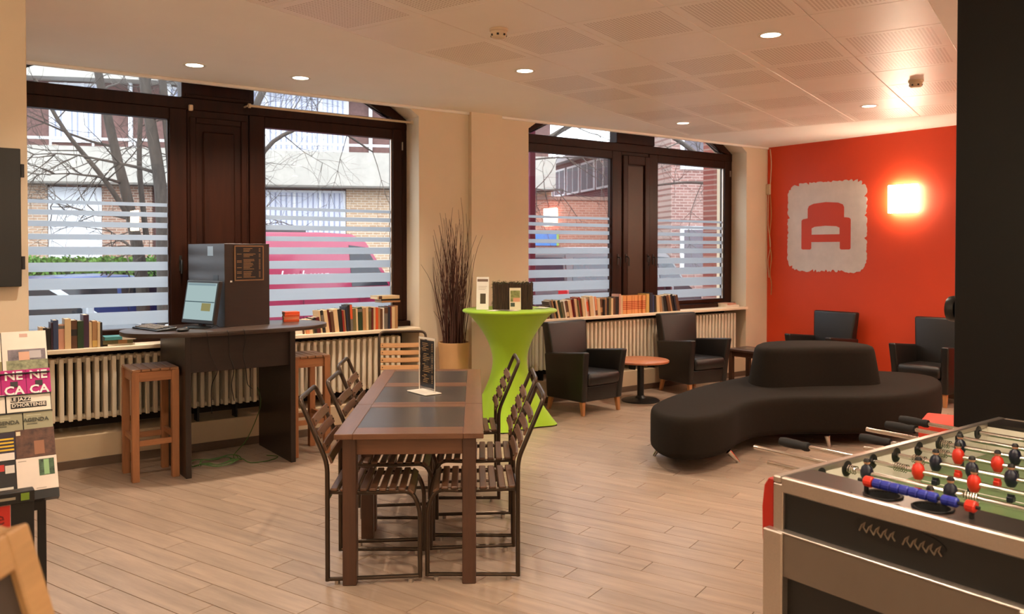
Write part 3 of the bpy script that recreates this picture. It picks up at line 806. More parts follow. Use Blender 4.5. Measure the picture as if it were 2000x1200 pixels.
def stool(x, y, label):
    t = thing('bar_stool', label, 'stool', (x, y, 0), 0, 'wooden bar stools')
    W, D, H, L = .32, .36, .80, .05
    for sx_ in (-1, 1):
        for sy_ in (-1, 1):
            cx, cy = sx_ * (W / 2 - L / 2), sy_ * (D / 2 - L / 2)
            MB().box(cx - L / 2, cx + L / 2, cy - L / 2, cy + L / 2, 0, H - .018).build('leg', M['stool'], t, bevel=.003)
    for s in (-1, 1):
        MB().box(-W / 2 + L, W / 2 - L, s * (D / 2 - .025) - .0125, s * (D / 2 - .025) + .0125, H - .09, H - .02).build('apron', M['stool_x'], t, bevel=.002)
        MB().box(s * (W / 2 - .025) - .0125, s * (W / 2 - .025) + .0125, -D / 2 + L, D / 2 - L, H - .09, H - .02).build('apron', M['stool_y'], t, bevel=.002)
        MB().box(-W / 2 + L, W / 2 - L, s * (D / 2 - .025) - .0125, s * (D / 2 - .025) + .0125, .25, .29).build('stretcher', M['stool_x'], t, bevel=.002)
        MB().box(s * (W / 2 - .025) - .0125, s * (W / 2 - .025) + .0125, -D / 2 + L, D / 2 - L, .28, .32).build('stretcher', M['stool_y'], t, bevel=.002)
    for k in range(5):
        x0 = -W / 2 + k * W / 5
        MB().box(x0 + .003, x0 + W / 5 - .003, -D / 2, D / 2, H - .018, H).build('seat_slat', M['stool_top'], t, bevel=.003)
    return t
M['stool_x'] = mat('stool_pine_x', (160, 106, 66), 0.45, var=0.22, scale=4, grain=(0.8, 8, 8), coat=0.1)
M['stool_y'] = mat('stool_pine_y', (160, 106, 66), 0.45, var=0.22, scale=4, grain=(8, 0.8, 8), coat=0.1)
stool(1.405, 6.42, 'wooden bar stool at the left end of the computer desk')
stool(2.575, 6.42, 'wooden bar stool at the right end of the computer desk, half hidden by its panel')

# ------------------------------------------------------------------ armchairs and small tables
def make_armchair(label):
    """faces local -Y; footprint .62 wide, .66 deep"""
    t = thing('leather_armchair', label, 'armchair', (0, 0, 0), 0, 'black leather armchairs')
    L = M['leather']
    def lf(name, rings, bev=.022): return MB().loft(rings).build(name, L, t, bevel=bev, seg=3, ang=50)
    # back: leans, flares towards the top
    lf('back', [[(-.235, .14, .15), (.235, .14, .15), (.235, .27, .15), (-.235, .27, .15)],
                [(-.245, .17, .45), (.245, .17, .45), (.25, .30, .45), (-.25, .30, .45)],
                [(-.285, .235, .90), (.285, .235, .90), (.285, .33, .90), (-.285, .33, .90)]])
    for s in (-1, 1):
        a, b = s * .215, s * .29
        lf('arm', [[(x, y, .135) for x, y in ((a, -.27), (b, -.27), (b, .25), (a, .25))],
                   [(x * 1.03, y, .40) for x, y in ((a, -.295), (b, -.295), (b, .26), (a, .26))],
                   [(x * 1.09, y, z) for x, y, z in ((a, -.325, .64), (b, -.325, .64), (b, .26, .585), (a, .26, .585))]], .018)
    lf('seat_base', [[(x, y, .135) for x, y in ((-.225, -.26), (.225, -.26), (.225, .2), (-.225, .2))],
                     [(x, y, .29) for x, y in ((-.235, -.275), (.235, -.275), (.235, .2), (-.235, .2))]], .012)
    lf('seat_cushion', [[(x, y, .292) for x, y in ((-.218, -.30), (.218, -.30), (.218, .2), (-.218, .2))],
                        [(x, y, .365) for x, y in ((-.226, -.315), (.226, -.315), (.226, .2), (-.226, .2))],
                        [(x, y, z) for x, y, z in ((-.218, -.30, .425), (.218, -.30, .425), (.218, .2, .41), (-.218, .2, .41))]], .028)
    for sx_ in (-1, 1):
        for y, y2 in ((-.235, -.25), (.215, .25)):
            MB().loft([[(sx_ * .255 + dx * .016, y2 + dy * .016, 0) for dx, dy in ((-1, -1), (1, -1), (1, 1), (-1, 1))],
                       [(sx_ * .25 + dx * .023, y + dy * .023, .14) for dx, dy in ((-1, -1), (1, -1), (1, 1), (-1, 1))]]).build('leg', M['leg_wood'], t, bevel=.003)
    return t
ac = make_armchair('black leather armchair right behind the lime bar table')
ac.location = (5.60, 6.425, 0); ac.rotation_euler = (0, 0, R(4))
dup(ac, (7.335, 6.50, 0), R(-6), 'black leather armchair right of the round wooden coffee table')
dup(ac, (8.86, 5.80, 0), R(-90), 'black leather armchair against the orange wall, below the armchair emblem')
dup(ac, (8.925, 4.53, 0), R(-86), 'black leather armchair partly hidden by the black column, below the wall lamp')

rt = thing('coffee_table', 'round wooden coffee table on a black pedestal between two armchairs', 'table', (6.43, 6.43, 0))
MB().lathe([(.001, .425), (.298, .425), (.308, .430), (.308, .446), (.300, .452), (.001, .452)], n=64).build('top', mat('cherry_top', (178, 110, 74), .35, var=.1, scale=3, grain=(1, 8, 1)), rt, smooth=True)
MB().cyl((0, 0, .02), (0, 0, .425), .037, n=20).build('column', M['black'], rt, smooth=True)
MB().lathe([(.001, 0), (.205, 0), (.21, .008), (.19, .02), (.06, .035), (.04, .06), (.001, .06)], n=40).build('base', M['black'], rt, smooth=True)
MB().lathe([(.001, .41), (.10, .41), (.10, .425), (.001, .425)], n=24).build('mount', M['black'], rt)

sq = thing('side_table', 'low dark square table in the corner by the orange wall', 'table', (8.19, 6.22, 0))
MB().box(-.20, .20, -.32, .32, .428, .455).build('top', M['table_leg'], sq, bevel=.003)
MB().box(-.12, .12, -.24, .24, .4535, .4575).build('stone_inlay', M['slate'], sq, bevel=.001)
for s in (-1, 1):
    MB().box(s * .165 - .01, s * .165 + .01, -.27, .27, .365, .428).build('apron', M['table_leg'], sq)
    MB().box(-.165, .165, s * .275 - .01, s * .275 + .01, .365, .428).build('apron', M['table_leg'], sq)
    for q in (-1, 1): MB().box(s * .16 - .025, s * .16 + .025, q * .27 - .025, q * .27 + .025, 0, .428).build('leg', M['table_leg'], sq, bevel=.003)

# ------------------------------------------------------------------ S-shaped lounge sofa
foot = [(4.70, 4.59), (4.54, 4.38), (4.49, 4.20), (4.57, 4.06), (4.79, 4.02), (5.04, 4.075), (5.31, 4.185), (5.57, 4.235), (5.84, 4.18),
        (6.10, 4.03), (6.38, 3.83), (6.65, 3.71), (6.98, 3.66), (7.39, 3.70), (7.76, 3.83), (8.02, 4.02), (8.10, 4.23), (8.05, 4.45),
        (7.85, 4.72), (7.5, 4.97), (7.1, 5.12), (6.75, 5.17), (6.43, 5.13), (6.08, 5.08), (5.70, 5.0), (5.29, 4.865), (4.96, 4.74)]
ox, oy = 6.3, 4.45
fp = [(p.x - ox, p.y - oy) for p in spline([(x, y, 0) for x, y in foot], 5, True)]
so = thing('lounge_sofa', 'large S-shaped charcoal lounge sofa with a central backrest', 'sofa', (ox, oy, 0))
prof = [(.055, .105), (.02, .112), (.004, .13), (0, .16), (0, .355), (.004, .385), (.014, .405), (.03, .416), (.06, .42)]
MB().loft([[(x, y, z) for x, y in inset(fp, d)] for d, z in prof]).build('seat', M['fabric'], so, smooth=True, ang=70)
MB().loft([[(x, y, z) for x, y in inset(fp, d)] for d, z in ((.12, .085), (.12, .106))]).build('base_frame', M['black'], so)
bk0 = [(2.20, 7.42), (2.27, 7.335), (2.40, 7.325), (2.57, 7.36), (2.78, 7.40), (3.05, 7.42), (3.28, 7.46), (3.40, 7.58), (3.41, 7.78), (3.30, 7.98), (3.08, 8.10), (2.80, 8.13),
       (2.55, 8.08), (2.35, 7.95), (2.23, 7.75), (2.185, 7.57)]
bp_ = [(FWD * d + RGT * l) for l, d in bk0]
bp_ = [(p.x - ox, p.y - oy) for p in spline([(p.x, p.y, 0) for p in bp_], 5, True)]
cxb = sum(p[0] for p in bp_) / len(bp_); cyb = sum(p[1] for p in bp_) / len(bp_)
ins = lambda d: inset(bp_, d)
MB().loft([[(x, y, z) for x, y in ins(d)] for d, z in ((0, .415), (.004, .44), (.05, .70), (.058, .73), (.072, .75), (.098, .762), (.135, .768))]).build('backrest', M['fabric'], so, smooth=True, ang=70)
for x, y, dx, dy in ((4.83, 4.60, -.05, .03), (5.09, 4.14, .07, -.05), (6.17, 3.99, 0, -.02), (7.75, 4.02, .04, -.04), (7.7, 4.62, .04, .04), (6.2, 4.95, 0, .04)):
    MB().cyl((x - ox, y - oy, .09), (x - ox + dx, y - oy + dy, 0), .024, .011, n=14).build('leg', M['chrome'], so, smooth=True)

pf = tag(MB().box(-.22, .22, -.22, .22, 0, .40).build('cube_pouf', solid((200, 52, 24), .7), None, (6.16, 2.94, 0), R(20), bevel=.02, seg=3), 'orange-red cube pouf beside the black column behind the football table', 'pouf')

# ------------------------------------------------------------------ football table
FX0, FX1, FY0, FY1, FT = 2.137, 3.646, .81, 1.566, .95
ft = thing('football_table', 'black and silver table football table at the right edge', 'football table', (2.89, 1.19, 0))
def F(mb): return mb.xf(Matrix.Translation((-2.89, -1.19, 0)))
def fb(name, x0, x1, y0, y1, z0, z1, m, bev=.002, par=None): return F(MB().box(x0, x1, y0, y1, z0, z1)).build(name, m, par or ft, bevel=bev)
WHT = solid((236, 228, 212), .4); BLK = M['black']; ALU = M['alu']
fb('playfield', FX0 + .16, FX1 - .16, FY0 + .03, FY1 - .03, .815, .825, mat('green_playfield', (104, 128, 84), .35, var=.05), 0)
for k, (x0, x1, y0, y1) in enumerate(((2.885, 2.892, .86, 1.52), (2.46, 2.465, 1.0, 1.38), (2.30, 2.46, 1.375, 1.38), (2.30, 2.46, 1.0, 1.005))):
    fb('pitch_line', x0, x1, y0, y1, .825, .8256, M['white'], 0)
fb('side_wall', FX0 + .02, FX1 - .02, FY1 - .024, FY1, .70, FT - .022, WHT); fb('side_wall', FX0 + .02, FX1 - .02, FY0, FY0 + .024, .70, FT - .022, WHT)
fb('side_rail', FX0, FX1, FY1 - .027, FY1 + .002, FT - .022, FT, ALU, .004); fb('side_rail', FX0, FX1, FY0 - .002, FY0 + .027, FT - .022, FT, ALU, .004)
for xa, xb, s in ((FX0, FX0 + .16, 1), (FX1 - .16, FX1, -1)):
    xo = xa if s == 1 else xb
    fb('end_wall', min(xo + s * .16, xo + s * .145), max(xo + s * .16, xo + s * .145), FY0 + .024, FY1 - .024, .72, FT - .016, WHT)
    fb('end_trim', min(xo, xo + s * .022), max(xo, xo + s * .022), FY0 + .0275, FY1 - .0275, FT - .048, FT, ALU, .004)
    fb('end_panel', min(xo + s * .012, xo + s * .03), max(xo + s * .012, xo + s * .03), FY0 + .01, FY1 - .03, .70, FT - .048, BLK)
    # end board with two cup holes (built as a ring of facets round each hole)
    mb = MB(); z0, z1 = FT - .016, FT - .002
    x0, x1 = min(xo + s * .022, xo + s * .16), max(xo + s * .022, xo + s * .16)
    cx = (x0 + x1) / 2 - s * .013; ys = [FY0 + .027, 1.04, 1.11, 1.18, 1.185, 1.19, 1.255, 1.325, FY1 - .027]
    holes = [(cx, 1.115), (cx, 1.255)]; r0 = .044
    segs = [FY0 + .027, 1.115 - .07, 1.115 + .07, 1.255 + .07, FY1 - .027]
    mb.box(x0, x1, segs[0], segs[1], z0, z1); mb.box(x0, x1, segs[3], segs[4], z0, z1)
    for hx, hy in holes:
        n = 28; o_ = []; i_ = []
        for k in range(n):
            a = 2 * PI * k / n + PI / n; c, s2 = math.cos(a), math.sin(a)
            f = min(((x1 if c > 0 else x0) - hx) / (c if abs(c) > 1e-6 else 1e-6), .07 / max(abs(s2), 1e-6)); o_.append((hx + f * c, hy + f * s2)); i_.append((hx + r0 * c, hy + r0 * s2))
        mb.loft([[(x, y, z0) for x, y in i_], [(x, y, z1) for x, y in i_], [(x, y, z1) for x, y in o_], [(x, y, z0) for x, y in o_]], False, True)
    F(mb).build('end_board', mat('smoked_board', (44, 38, 34), .3, var=.08), ft)
    for hx, hy in holes:
        F(MB().lathe([(r0, FT - .003), (.052, FT - .003), (.054, FT), (.050, FT + .002), (r0, FT), ], (hx, hy, 0), 32, ring=True)).build('cup_ring', BLK, ft, smooth=True)
        F(MB().lathe([(r0, FT - .003), (r0 - .004, FT - .05), (.001, FT - .05)], (hx, hy, 0), 28, caps=False)).build('cup', M['rubber'], ft, smooth=True)
# corner posts, lower frame, legs
for x, sx_ in ((FX0, 1), (FX1, -1)):
    for y, sy_ in ((FY0, 1), (FY1, -1)):
        fb('corner_post', min(x, x + sx_ * .035), max(x, x + sx_ * .035), min(y, y + sy_ * .035), max(y, y + sy_ * .035), .70, FT - .0225, ALU, .003)
        fb('leg', min(x - sx_ * .025, x + sx_ * .045), max(x - sx_ * .025, x + sx_ * .045), min(y - sy_ * .02, y + sy_ * .05), max(y - sy_ * .02, y + sy_ * .05), 0, .788, ALU, .004)
for x0, x1 in ((FX0 - .017, FX0 + .02), (FX1 - .02, FX1 + .017)):
    fb('end_band', x0, x1, FY0 + .03, FY1 - .03, .654, .784, mat('grey_metal_band', (120, 108, 96), .4, .5, var=.04))
    fb('band_edge', x0 - .002, x1, FY0 + .03, FY1 - .03, .784, .79, ALU, .002)
    fb('end_skirt', x0 + .022, x1, FY0 + .04, FY1 - .04, .05, .654, BLK)
fb('under_cabinet', FX0 + .05, FX1 - .05, FY0 + .05, FY1 - .05, .12, .70, BLK)
for s, y in ((1, FY1), (-1, FY0)):
    pp = [(y, FT - .012), (y + s * .02, FT - .012), (y + s * .038, FT - .04), (y + s * .046, .84), (y + s * .044, .74), (y + s * .03, .715), (y, .71)]
    F(MB().prism_x(pp, FX0 + .005, FX1 - .005)).build('side_bumper', solid((170, 32, 16), .4), ft, bevel=.004)
# badge with a script emblem on the near end
bd = F(MB().lathe([(.001, 0), (1, 0), (1, .002), (.001, .002)], n=40).xf(Matrix.Translation((FX0 + .0115, 1.175, .868)) @ Matrix.Rotation(-PI / 2, 4, 'Y') @ Matrix.Diagonal((.033, .13, 1, 1)))).build('badge', solid((8, 8, 8), .3), ft)
for k in range(10):
    y = 1.285 - k * .021 - (.02 if k > 4 else 0); zz = .868 - .0008 * k
    F(MB().tube([(FX0 + .008, y, zz - .014), (FX0 + .008, y - .008, zz + .004), (FX0 + .008, y - .017, zz + .014), (FX0 + .008, y - .012, zz - .002), (FX0 + .008, y - .02, zz - .012)], .0024, 5)).build('script_stroke', solid((124, 110, 94), .4, metal=.6), bd)
# score counter
scr = F(MB().cyl((2.205, 1.325, .980), (2.205, .99, .980), .005, n=8)).build('score_rod', BLK, ft, smooth=True)
for y in (1.30, 1.01): F(MB().box(2.199, 2.211, y - .004, y + .004, FT - .004, .983)).build('score_post', BLK, ft)
ball = lambda y, m, r_=.0135: F(MB().cyl((2.205, y - .0125, .980), (2.205, y + .0125, .980), r_, n=12)).build('score_bead', m, ft, bevel=.003)
RED = solid((206, 46, 26), .35); BLU = solid((34, 46, 150), .4); NAVY = solid((24, 26, 42), .3)
for y in (1.293, 1.012): ball(y, RED, .0155)
for y in [1.266 - .026 * k for k in range(7)] + [1.074, 1.108 - .026 * 3.1 + .03]: ball(y, BLU)
# rods: team colour, players, handle side, reach on the window side
rods = [(2.348, 'n', [1.19], 1.741), (2.495, 'n', [1.47, 1.204], 1.909), (2.649, 'r', [1.382, 1.207, 1.03], 1.911), (2.80, 'n', [1.401, 1.283, 1.164, 1.045, .926], 1.66),
        (2.954, 'r', [1.40, 1.271, 1.142, 1.013, .884], 1.769), (3.105, 'n', [1.465, 1.279, 1.09], 1.832), (3.254, 'r', [1.13, .93], 1.836), (3.408, 'r', [1.10], 1.861)]
RZ = .92
for x, team, ps, tip in rods:
    rd = F(MB().cyl((x, FY0 - .16, RZ), (x, tip - (.1 if team == 'r' else 0), RZ), .008, n=12)).build('rod', M['chrome'], ft, smooth=True)
    for y, s in ((FY1 - .024, -1), (FY0 + .024, 1)):
        F(MB().lathe([(.0095, 0), (.027, 0), (.025, .005), (.0095, .007)], n=24, ring=True).xf(Matrix.Translation((x, y, RZ)) @ Matrix.Rotation(-s * PI / 2, 4, 'X'))).build('bushing', BLK, rd, smooth=True)
    ys = sorted(ps)
    for yb, d in ((ys[-1] + .035, 1), (ys[0] - .035, -1)):
        mb = MB()
        mb.tube([(x + .0135 * math.cos(k * .9), yb + d * k * .0011, RZ + .0135 * math.sin(k * .9)) for k in range(42)], .0016, 5)
        F(mb).build('spring', M['chrome'], rd, smooth=True)
    for y in ps:
        col = RED if team == 'r' else NAVY
        pl_ = F(MB().lathe([(.004, -.058), (.011, -.056), (.0115, -.048), (.007, -.044), (.0075, -.03), (.013, -.024), (.0195, -.008), (.0205, .006), (.016, .020), (.008, .027), (.0075, .030)], (x, y, RZ), 14)).build('player', col, rd, smooth=True)
        F(MB().sphere((x, y, RZ + .036), .0105, 12)).build('head', solid((206, 150, 118), .5), pl_)
        F(MB().lathe([(.0112, .0365), (.0108, .041), (.007, .047), (.001, .048)], (x, y, RZ), 12)).build('hair', BLK, pl_, smooth=True)
        F(MB().lathe([(.0068, -.044), (.0078, -.029), (.0125, -.0245), (.008, -.03)], (x, y, RZ), 12)).build('shorts', M['white'], pl_, smooth=True)
        F(MB().box(x - .013, x + .013, y - .010, y + .010, RZ - .075, RZ - .056)).build('boots', col, pl_, bevel=.003)
    hy0, hy1, sg = (tip - .125, tip, 1) if team == 'r' else (FY0 - .29, FY0 - .165, -1)
    hm = MB().lathe([(.009, 0), (.016, .002), (.017, .015), (.0145, .03), (.0175, .055), (.0175, .10), (.0155, .122), (.009, .125)], n=10)
    yq = hy0 if sg == 1 else hy1
    F(hm.xf(Matrix.Translation((x, yq, RZ)) @ Matrix.Rotation(-sg * PI / 2, 4, 'X'))).build('handle', M['rubber'], rd, smooth=True)

# ------------------------------------------------------------------ orange wall: emblem, wall lamps, cable
def wallpt(y, z): return (y, z)
em = thing('wall_emblem', 'large white rounded emblem of an armchair painted on the orange wall', 'wall emblem', (RX1 - .004, 6.055, 1.94), R(-90))
er = random.Random(4)
base = []
hw, hh, rc = .56, .575, .17
for cxs, czs, a0 in ((1, -1, -90), (1, 1, 0), (-1, 1, 90), (-1, -1, 180)):
    for k in range(7):
        a = R(a0 + 15 * k); base.append((cxs * (hw - rc) + rc * math.cos(a), czs * (hh - rc) + rc * math.sin(a)))
outl = []
for i in range(len(base)):
    a, b = Vector(base[i]), Vector(base[(i + 1) % len(base)]); L_ = (b - a).length; n = max(1, int(L_ / .022))
    for k in range(n):
        p = a.lerp(b, k / n); q = p.normalized()
        bott = 1.8 if p.y < -.5 else 1.0
        outl.append(tuple(p - q * abs(er.gauss(0, .010)) * bott - q * (.035 if er.random() < .05 * bott else 0)))
from mathutils.geometry import tessellate_polygon
def plate(poly, y0, y1, name, m):
    n = len(poly); vs = [(x, y0, z) for x, z in poly] + [(x, y1, z) for x, z in poly]
    tri = tessellate_polygon([[Vector((x, z, 0)) for x, z in poly]])
    fs = [tuple(t_) for t_ in tri] + [tuple(i + n for i in reversed(t_)) for t_ in tri] + [(i, (i + 1) % n, n + (i + 1) % n, n + i) for i in range(n)]
    return MB().add(vs, fs).build(name, m, em)
plate(outl, -.001, .0015, 'ground', solid((214, 200, 190), .6))
def rbx(x0, x1, z0, z1, r, n=4):
    out = []
    for cx, cz, a0 in ((x1 - r, z0 + r, -90), (x1 - r, z1 - r, 0), (x0 + r, z1 - r, 90), (x0 + r, z0 + r, 180)):
        for k in range(n + 1): a = R(a0 + 90 * k / n); out.append((cx + r * math.cos(a), cz + r * math.sin(a)))
    return out
EMR = mat('emblem_red', (204, 62, 26), .6, var=.03, scale=1.5)
icon = [(-.345, -.27), (-.33, -.285), (-.215, -.285), (-.20, -.27), (-.20, -.19), (.20, -.19), (.20, -.27), (.215, -.285), (.33, -.285), (.345, -.27), (.345, .085), (.325, .105),
        (.255, .115), (.255, .235), (.238, .272), (.17, .298), (0, .312), (-.17, .298), (-.238, .272), (-.255, .235), (-.255, .115), (-.325, .105), (-.345, .085)]
plate(icon, -.0024, -.0012, 'armchair_icon', EMR)
plate([(-.195, -.095), (.195, -.095), (.195, -.015), (.15, .004), (0, .014), (-.15, .004), (-.195, -.015)], -.0034, -.0025, 'seat_gap', solid((214, 200, 190), .6))

def sconce(x, y, z, rz, label):
    t = thing('wall_lamp', label, 'wall lamp', (x, y, z), rz, 'square glowing wall lamps')
    MB().box(-.10, .10, -.02, 0, -.10, .10).build('mount', M['whitep'], t)
    MB().box(-.165, .165, -.085, -.02, -.16, .16).build('shade', glow('lamp_shade', (1.0, 0.84, 0.62), 44.0), t, bevel=.004)
sconce(RX1, 5.03, 2.24, R(-90), 'square glowing wall lamp on the orange wall, right of the armchair emblem')
sconce(RX1, 2.90, 2.24, R(-90), 'square glowing wall lamp on the orange wall, hidden behind the black column')
sconce(2.95, .20, 2.12, R(-90), 'square glowing wall lamp on the end of the black nook wall behind the football table')
for k, (x, y, rz_) in enumerate(((-.6, RY0, 180), (1.0, RY0, 180), (4.8, RY0, 180), (RX0, 1.2, 90), (RX0, 3.8, 90), (RX1, 1.0, -90), (RX1, -1.0, -90))):  # fill lamps added out of view to brighten the ceiling and walls
    sconce(x, y, 2.24, R(rz_), ['left', 'middle', 'right', '', '', '', ''][k] + ' square glowing wall lamp of three on the wall behind the camera' if k < 3 else
           ['square glowing wall lamp on the left wall, level with the football table', 'square glowing wall lamp on the left wall, nearest the windows',
            'third square glowing wall lamp from the windows on the orange wall', 'square glowing wall lamp on the orange wall farthest from the windows'][k - 3])
bx_ = thing('junction_box', 'small cream junction box at the left edge of the orange wall', 'junction box', (RX1 - .001, 6.90, 2.46), R(-90))
MB().box(-.03, .03, -.04, 0, -.07, .07).build('box', M['cream'], bx_, bevel=.006)
MB().box(-.024, .024, -.043, -.04, -.06, .06).build('cover', M['cream'], bx_, bevel=.003)
cable('wall_cable', [(9.285, 6.88, 3.0), (9.285, 6.86, 2.8), (9.28, 6.87, 2.53)], .006, M['cream'], 'cream cable running from ceiling to junction box on the orange wall')
cable('loose_cable', [(9.28, 6.87, 2.39), (9.275, 6.85, 2.1), (9.28, 6.88, 1.8), (9.27, 6.84, 1.55), (9.28, 6.87, 1.35), (9.275, 6.84, 1.2), (9.28, 6.85, 1.05)], .006, M['tan'], 'loose beige cable dangling below the junction box')
cable('loose_cable', [(9.285, 6.90, 2.39), (9.28, 6.90, 2.0), (9.275, 6.86, 1.72), (9.28, 6.90, 1.5), (9.275, 6.88, 1.28)], .005, M['cream'], 'shorter cream cable dangling beside the loose beige cable')
kn = thing('round_speaker', 'round black fitting on the far side of the black column', 'speaker', (3.99, 1.875, 1.365))
MB().lathe([(.03, 0), (.03, .03), (.001, .03)], n=20).xf(Matrix.Rotation(-PI / 2, 4, 'X')).build('arm', M['black'], kn, smooth=True)
MB().lathe([(.001, .02), (.055, .022), (.062, .04), (.058, .06), (.03, .07), (.001, .072)], n=28).xf(Matrix.Rotation(-PI / 2, 4, 'X')).build('disc', M['black'], kn, smooth=True)

# black cabinet on the left pier
cb = thing('wall_cabinet', 'black wall cabinet with hinges on the left pier', 'cabinet', (.14, 5.12, 1.815))
MB().box(-.33, .33, -.03, 0, -.365, .365).build('body', M['black'], cb, bevel=.003)
MB().box(-.33, .335, -.055, -.032, -.365, .365).build('door', M['black'], cb, bevel=.003)
for z in (-.24, .25): MB().cyl((.342, -.034, z - .035), (.342, -.034, z + .035), .012, n=12).build('hinge', M['black'], cb)

# ------------------------------------------------------------------ books on the radiator shelves
ORD = ['first', 'second', 'third', 'fourth', 'fifth', 'sixth', 'seventh', 'eighth', 'ninth', 'tenth', 'eleventh', 'twelfth', 'thirteenth', 'fourteenth', 'fifteenth', 'sixteenth',
       'seventeenth', 'eighteenth', 'nineteenth', 'twentieth'] + ['twenty-' + k for k in ('first', 'second', 'third', 'fourth', 'fifth', 'sixth', 'seventh', 'eighth', 'ninth')] + ['thirtieth'] + \
      ['thirty-' + k for k in ('first', 'second', 'third', 'fourth', 'fifth', 'sixth', 'seventh', 'eighth', 'ninth')] + ['fortieth'] + ['forty-' + k for k in ('first', 'second', 'third', 'fourth', 'fifth', 'sixth', 'seventh', 'eighth', 'ninth')] + ['fiftieth']
PAGES = mat('book_pages', (222, 204, 172), .8, var=.08, scale=40, grain=(30, 1, 1))
BC = dict(cream=(214, 184, 140), white=(226, 214, 196), black=(26, 22, 20), blue=(48, 62, 96), purple=(66, 38, 58), tan=(170, 126, 84), brown=(92, 58, 36), green=(34, 58, 30),
          red=(140, 34, 24), darkred=(92, 22, 18), orange=(214, 84, 34), pink=(206, 150, 124), grey=(110, 102, 92), olive=(104, 96, 60), navy=(30, 36, 52), yellow=(206, 168, 92), teal=(70, 140, 140), salmon=(216, 140, 96))
CN = dict(darkred='dark red', tan='tan', navy='dark navy', olive='olive green', salmon='salmon orange')
def book_parts(t, w, h, d, col, band=None, series=False):
    """spine towards local -Y, standing on local z=0, thickness along X"""
    m = solid(BC[col], .5) if not series else M['series']
    c = .0022
    MB().box(-w / 2, w / 2, 0, c * 1.5, 0, h).build('spine', m, t, bevel=.001)
    for s in (-1, 1): MB().box(s * w / 2 - (c if s > 0 else 0), s * w / 2 + (c if s < 0 else 0), c * 1.5, d, 0, h).build('cover', m, t)
    MB().box(-w / 2 + c, w / 2 - c, c * 1.5, d - .004, .003, h - .003).build('pages', PAGES, t)
    if band:
        z0, z1, bc = band; MB().box(-w / 2 - .0003, w / 2 + .0003, -.0006, .0008, z0 * h, z1 * h).build('spine_label', solid(BC[bc], .5), t)
def series_mat():
    m = mat('series_spine', (218, 148, 88), .5, var=.04).copy(); m.name = 'orange_series_spine'
    t_ = m.node_tree; N = t_.nodes; L = t_.links; b = N['Principled BSDF']; src = b.inputs['Base Color'].links[0].from_socket
    co = N.new('ShaderNodeTexCoord'); sp = N.new('ShaderNodeSeparateXYZ'); L.new(co.outputs['Object'], sp.inputs[0])
    a = N.new('ShaderNodeMath'); a.operation = 'MULTIPLY'; a.inputs[1].default_value = 48; L.new(sp.outputs['Z'], a.inputs[0])
    f = N.new('ShaderNodeMath'); f.operation = 'FRACT'; L.new(a.outputs[0], f.inputs[0])
    g = N.new('ShaderNodeMath'); g.operation = 'GREATER_THAN'; g.inputs[1].default_value = .55; L.new(f.outputs[0], g.inputs[0])
    h = N.new('ShaderNodeMath'); h.operation = 'GREATER_THAN'; h.inputs[1].default_value = .045; L.new(sp.outputs['Z'], h.inputs[0])
    k = N.new('ShaderNodeMath'); k.operation = 'LESS_THAN'; k.inputs[1].default_value = .15; L.new(sp.outputs['Z'], k.inputs[0])
    p = N.new('ShaderNodeMath'); p.operation = 'MULTIPLY'; L.new(g.outputs[0], p.inputs[0]); L.new(h.outputs[0], p.inputs[1])
    q = N.new('ShaderNodeMath'); q.operation = 'MULTIPLY'; L.new(p.outputs[0], q.inputs[0]); L.new(k.outputs[0], q.inputs[1])
    mx = N.new('ShaderNodeMixRGB'); L.new(q.outputs[0], mx.inputs[0]); L.new(src, mx.inputs[1]); mx.inputs[2].default_value = lin((176, 52, 24)); L.new(mx.outputs[0], b.inputs['Base Color'])
    return m
M['series'] = series_mat()
br = random.Random(21)
def row(x, y, specs, where, group):
    """specs: (colour, thickness, height, lean in degrees (positive leans left), band)"""
    pl, phh = None, 0
    for k, sp in enumerate(specs):
        col, w, h, lean = sp[:4]; band = sp[4] if len(sp) > 4 else None
        th = R(lean); step = w / math.cos(th)
        if pl is not None and lean > pl: x += min(h * math.cos(th), phh * math.cos(R(pl))) * (math.tan(th) - math.tan(R(pl)))
        pl, phh = lean, h
        ser = col == 'series'
        nm = 'orange dotted series volume' if ser else ('%s book' % CN.get(col, col))
        size = '' if ser else ('tall ' if h > .215 else ('thin ' if w < .014 else ('thick ' if w > .036 else '')))
        ln = ', leaning' if abs(lean) > 4 else ''
        t = thing('book', '%s%s, %s from the left in the row %s%s' % (size, nm, ORD[k], where, ln), 'book', (0, 0, 0), 0, group)
        book_parts(t, w, h, br.uniform(.12, .15), 'tan' if ser else col, band, ser)
        # pivot on the lower corner that carries the leaning book
        piv = Matrix.Translation((x + (0 if lean < 0 else step), y + br.uniform(-.008, .012), SH + .0006)) @ Matrix.Rotation(-th, 4, 'Y') @ Matrix.Translation(((w / 2) if lean < 0 else (-w / 2), 0, 0))
        t.matrix_world = piv; t.location = piv.to_translation(); t.rotation_euler = piv.to_euler()
        x += step + .0006
    return x
def lying(x, y, z, w, h, d, col, rz, label, group, band=None):
    t = thing('book', label, 'book', (x, y, z), 0, group)
    book_parts(t, w, h, d, col, band)
    t.rotation_euler = (0, R(90), R(rz))          # lies on its side, spine towards the room
    t.location = (x - h / 2, y, z + w / 2)
    t.rotation_euler = (Matrix.Rotation(R(rz), 3, 'Z') @ Matrix.Rotation(R(90), 3, 'Y')).to_euler()
G_L, G_M, G_R = 'books left of the desk', 'books right of the desk', 'books under the right window'
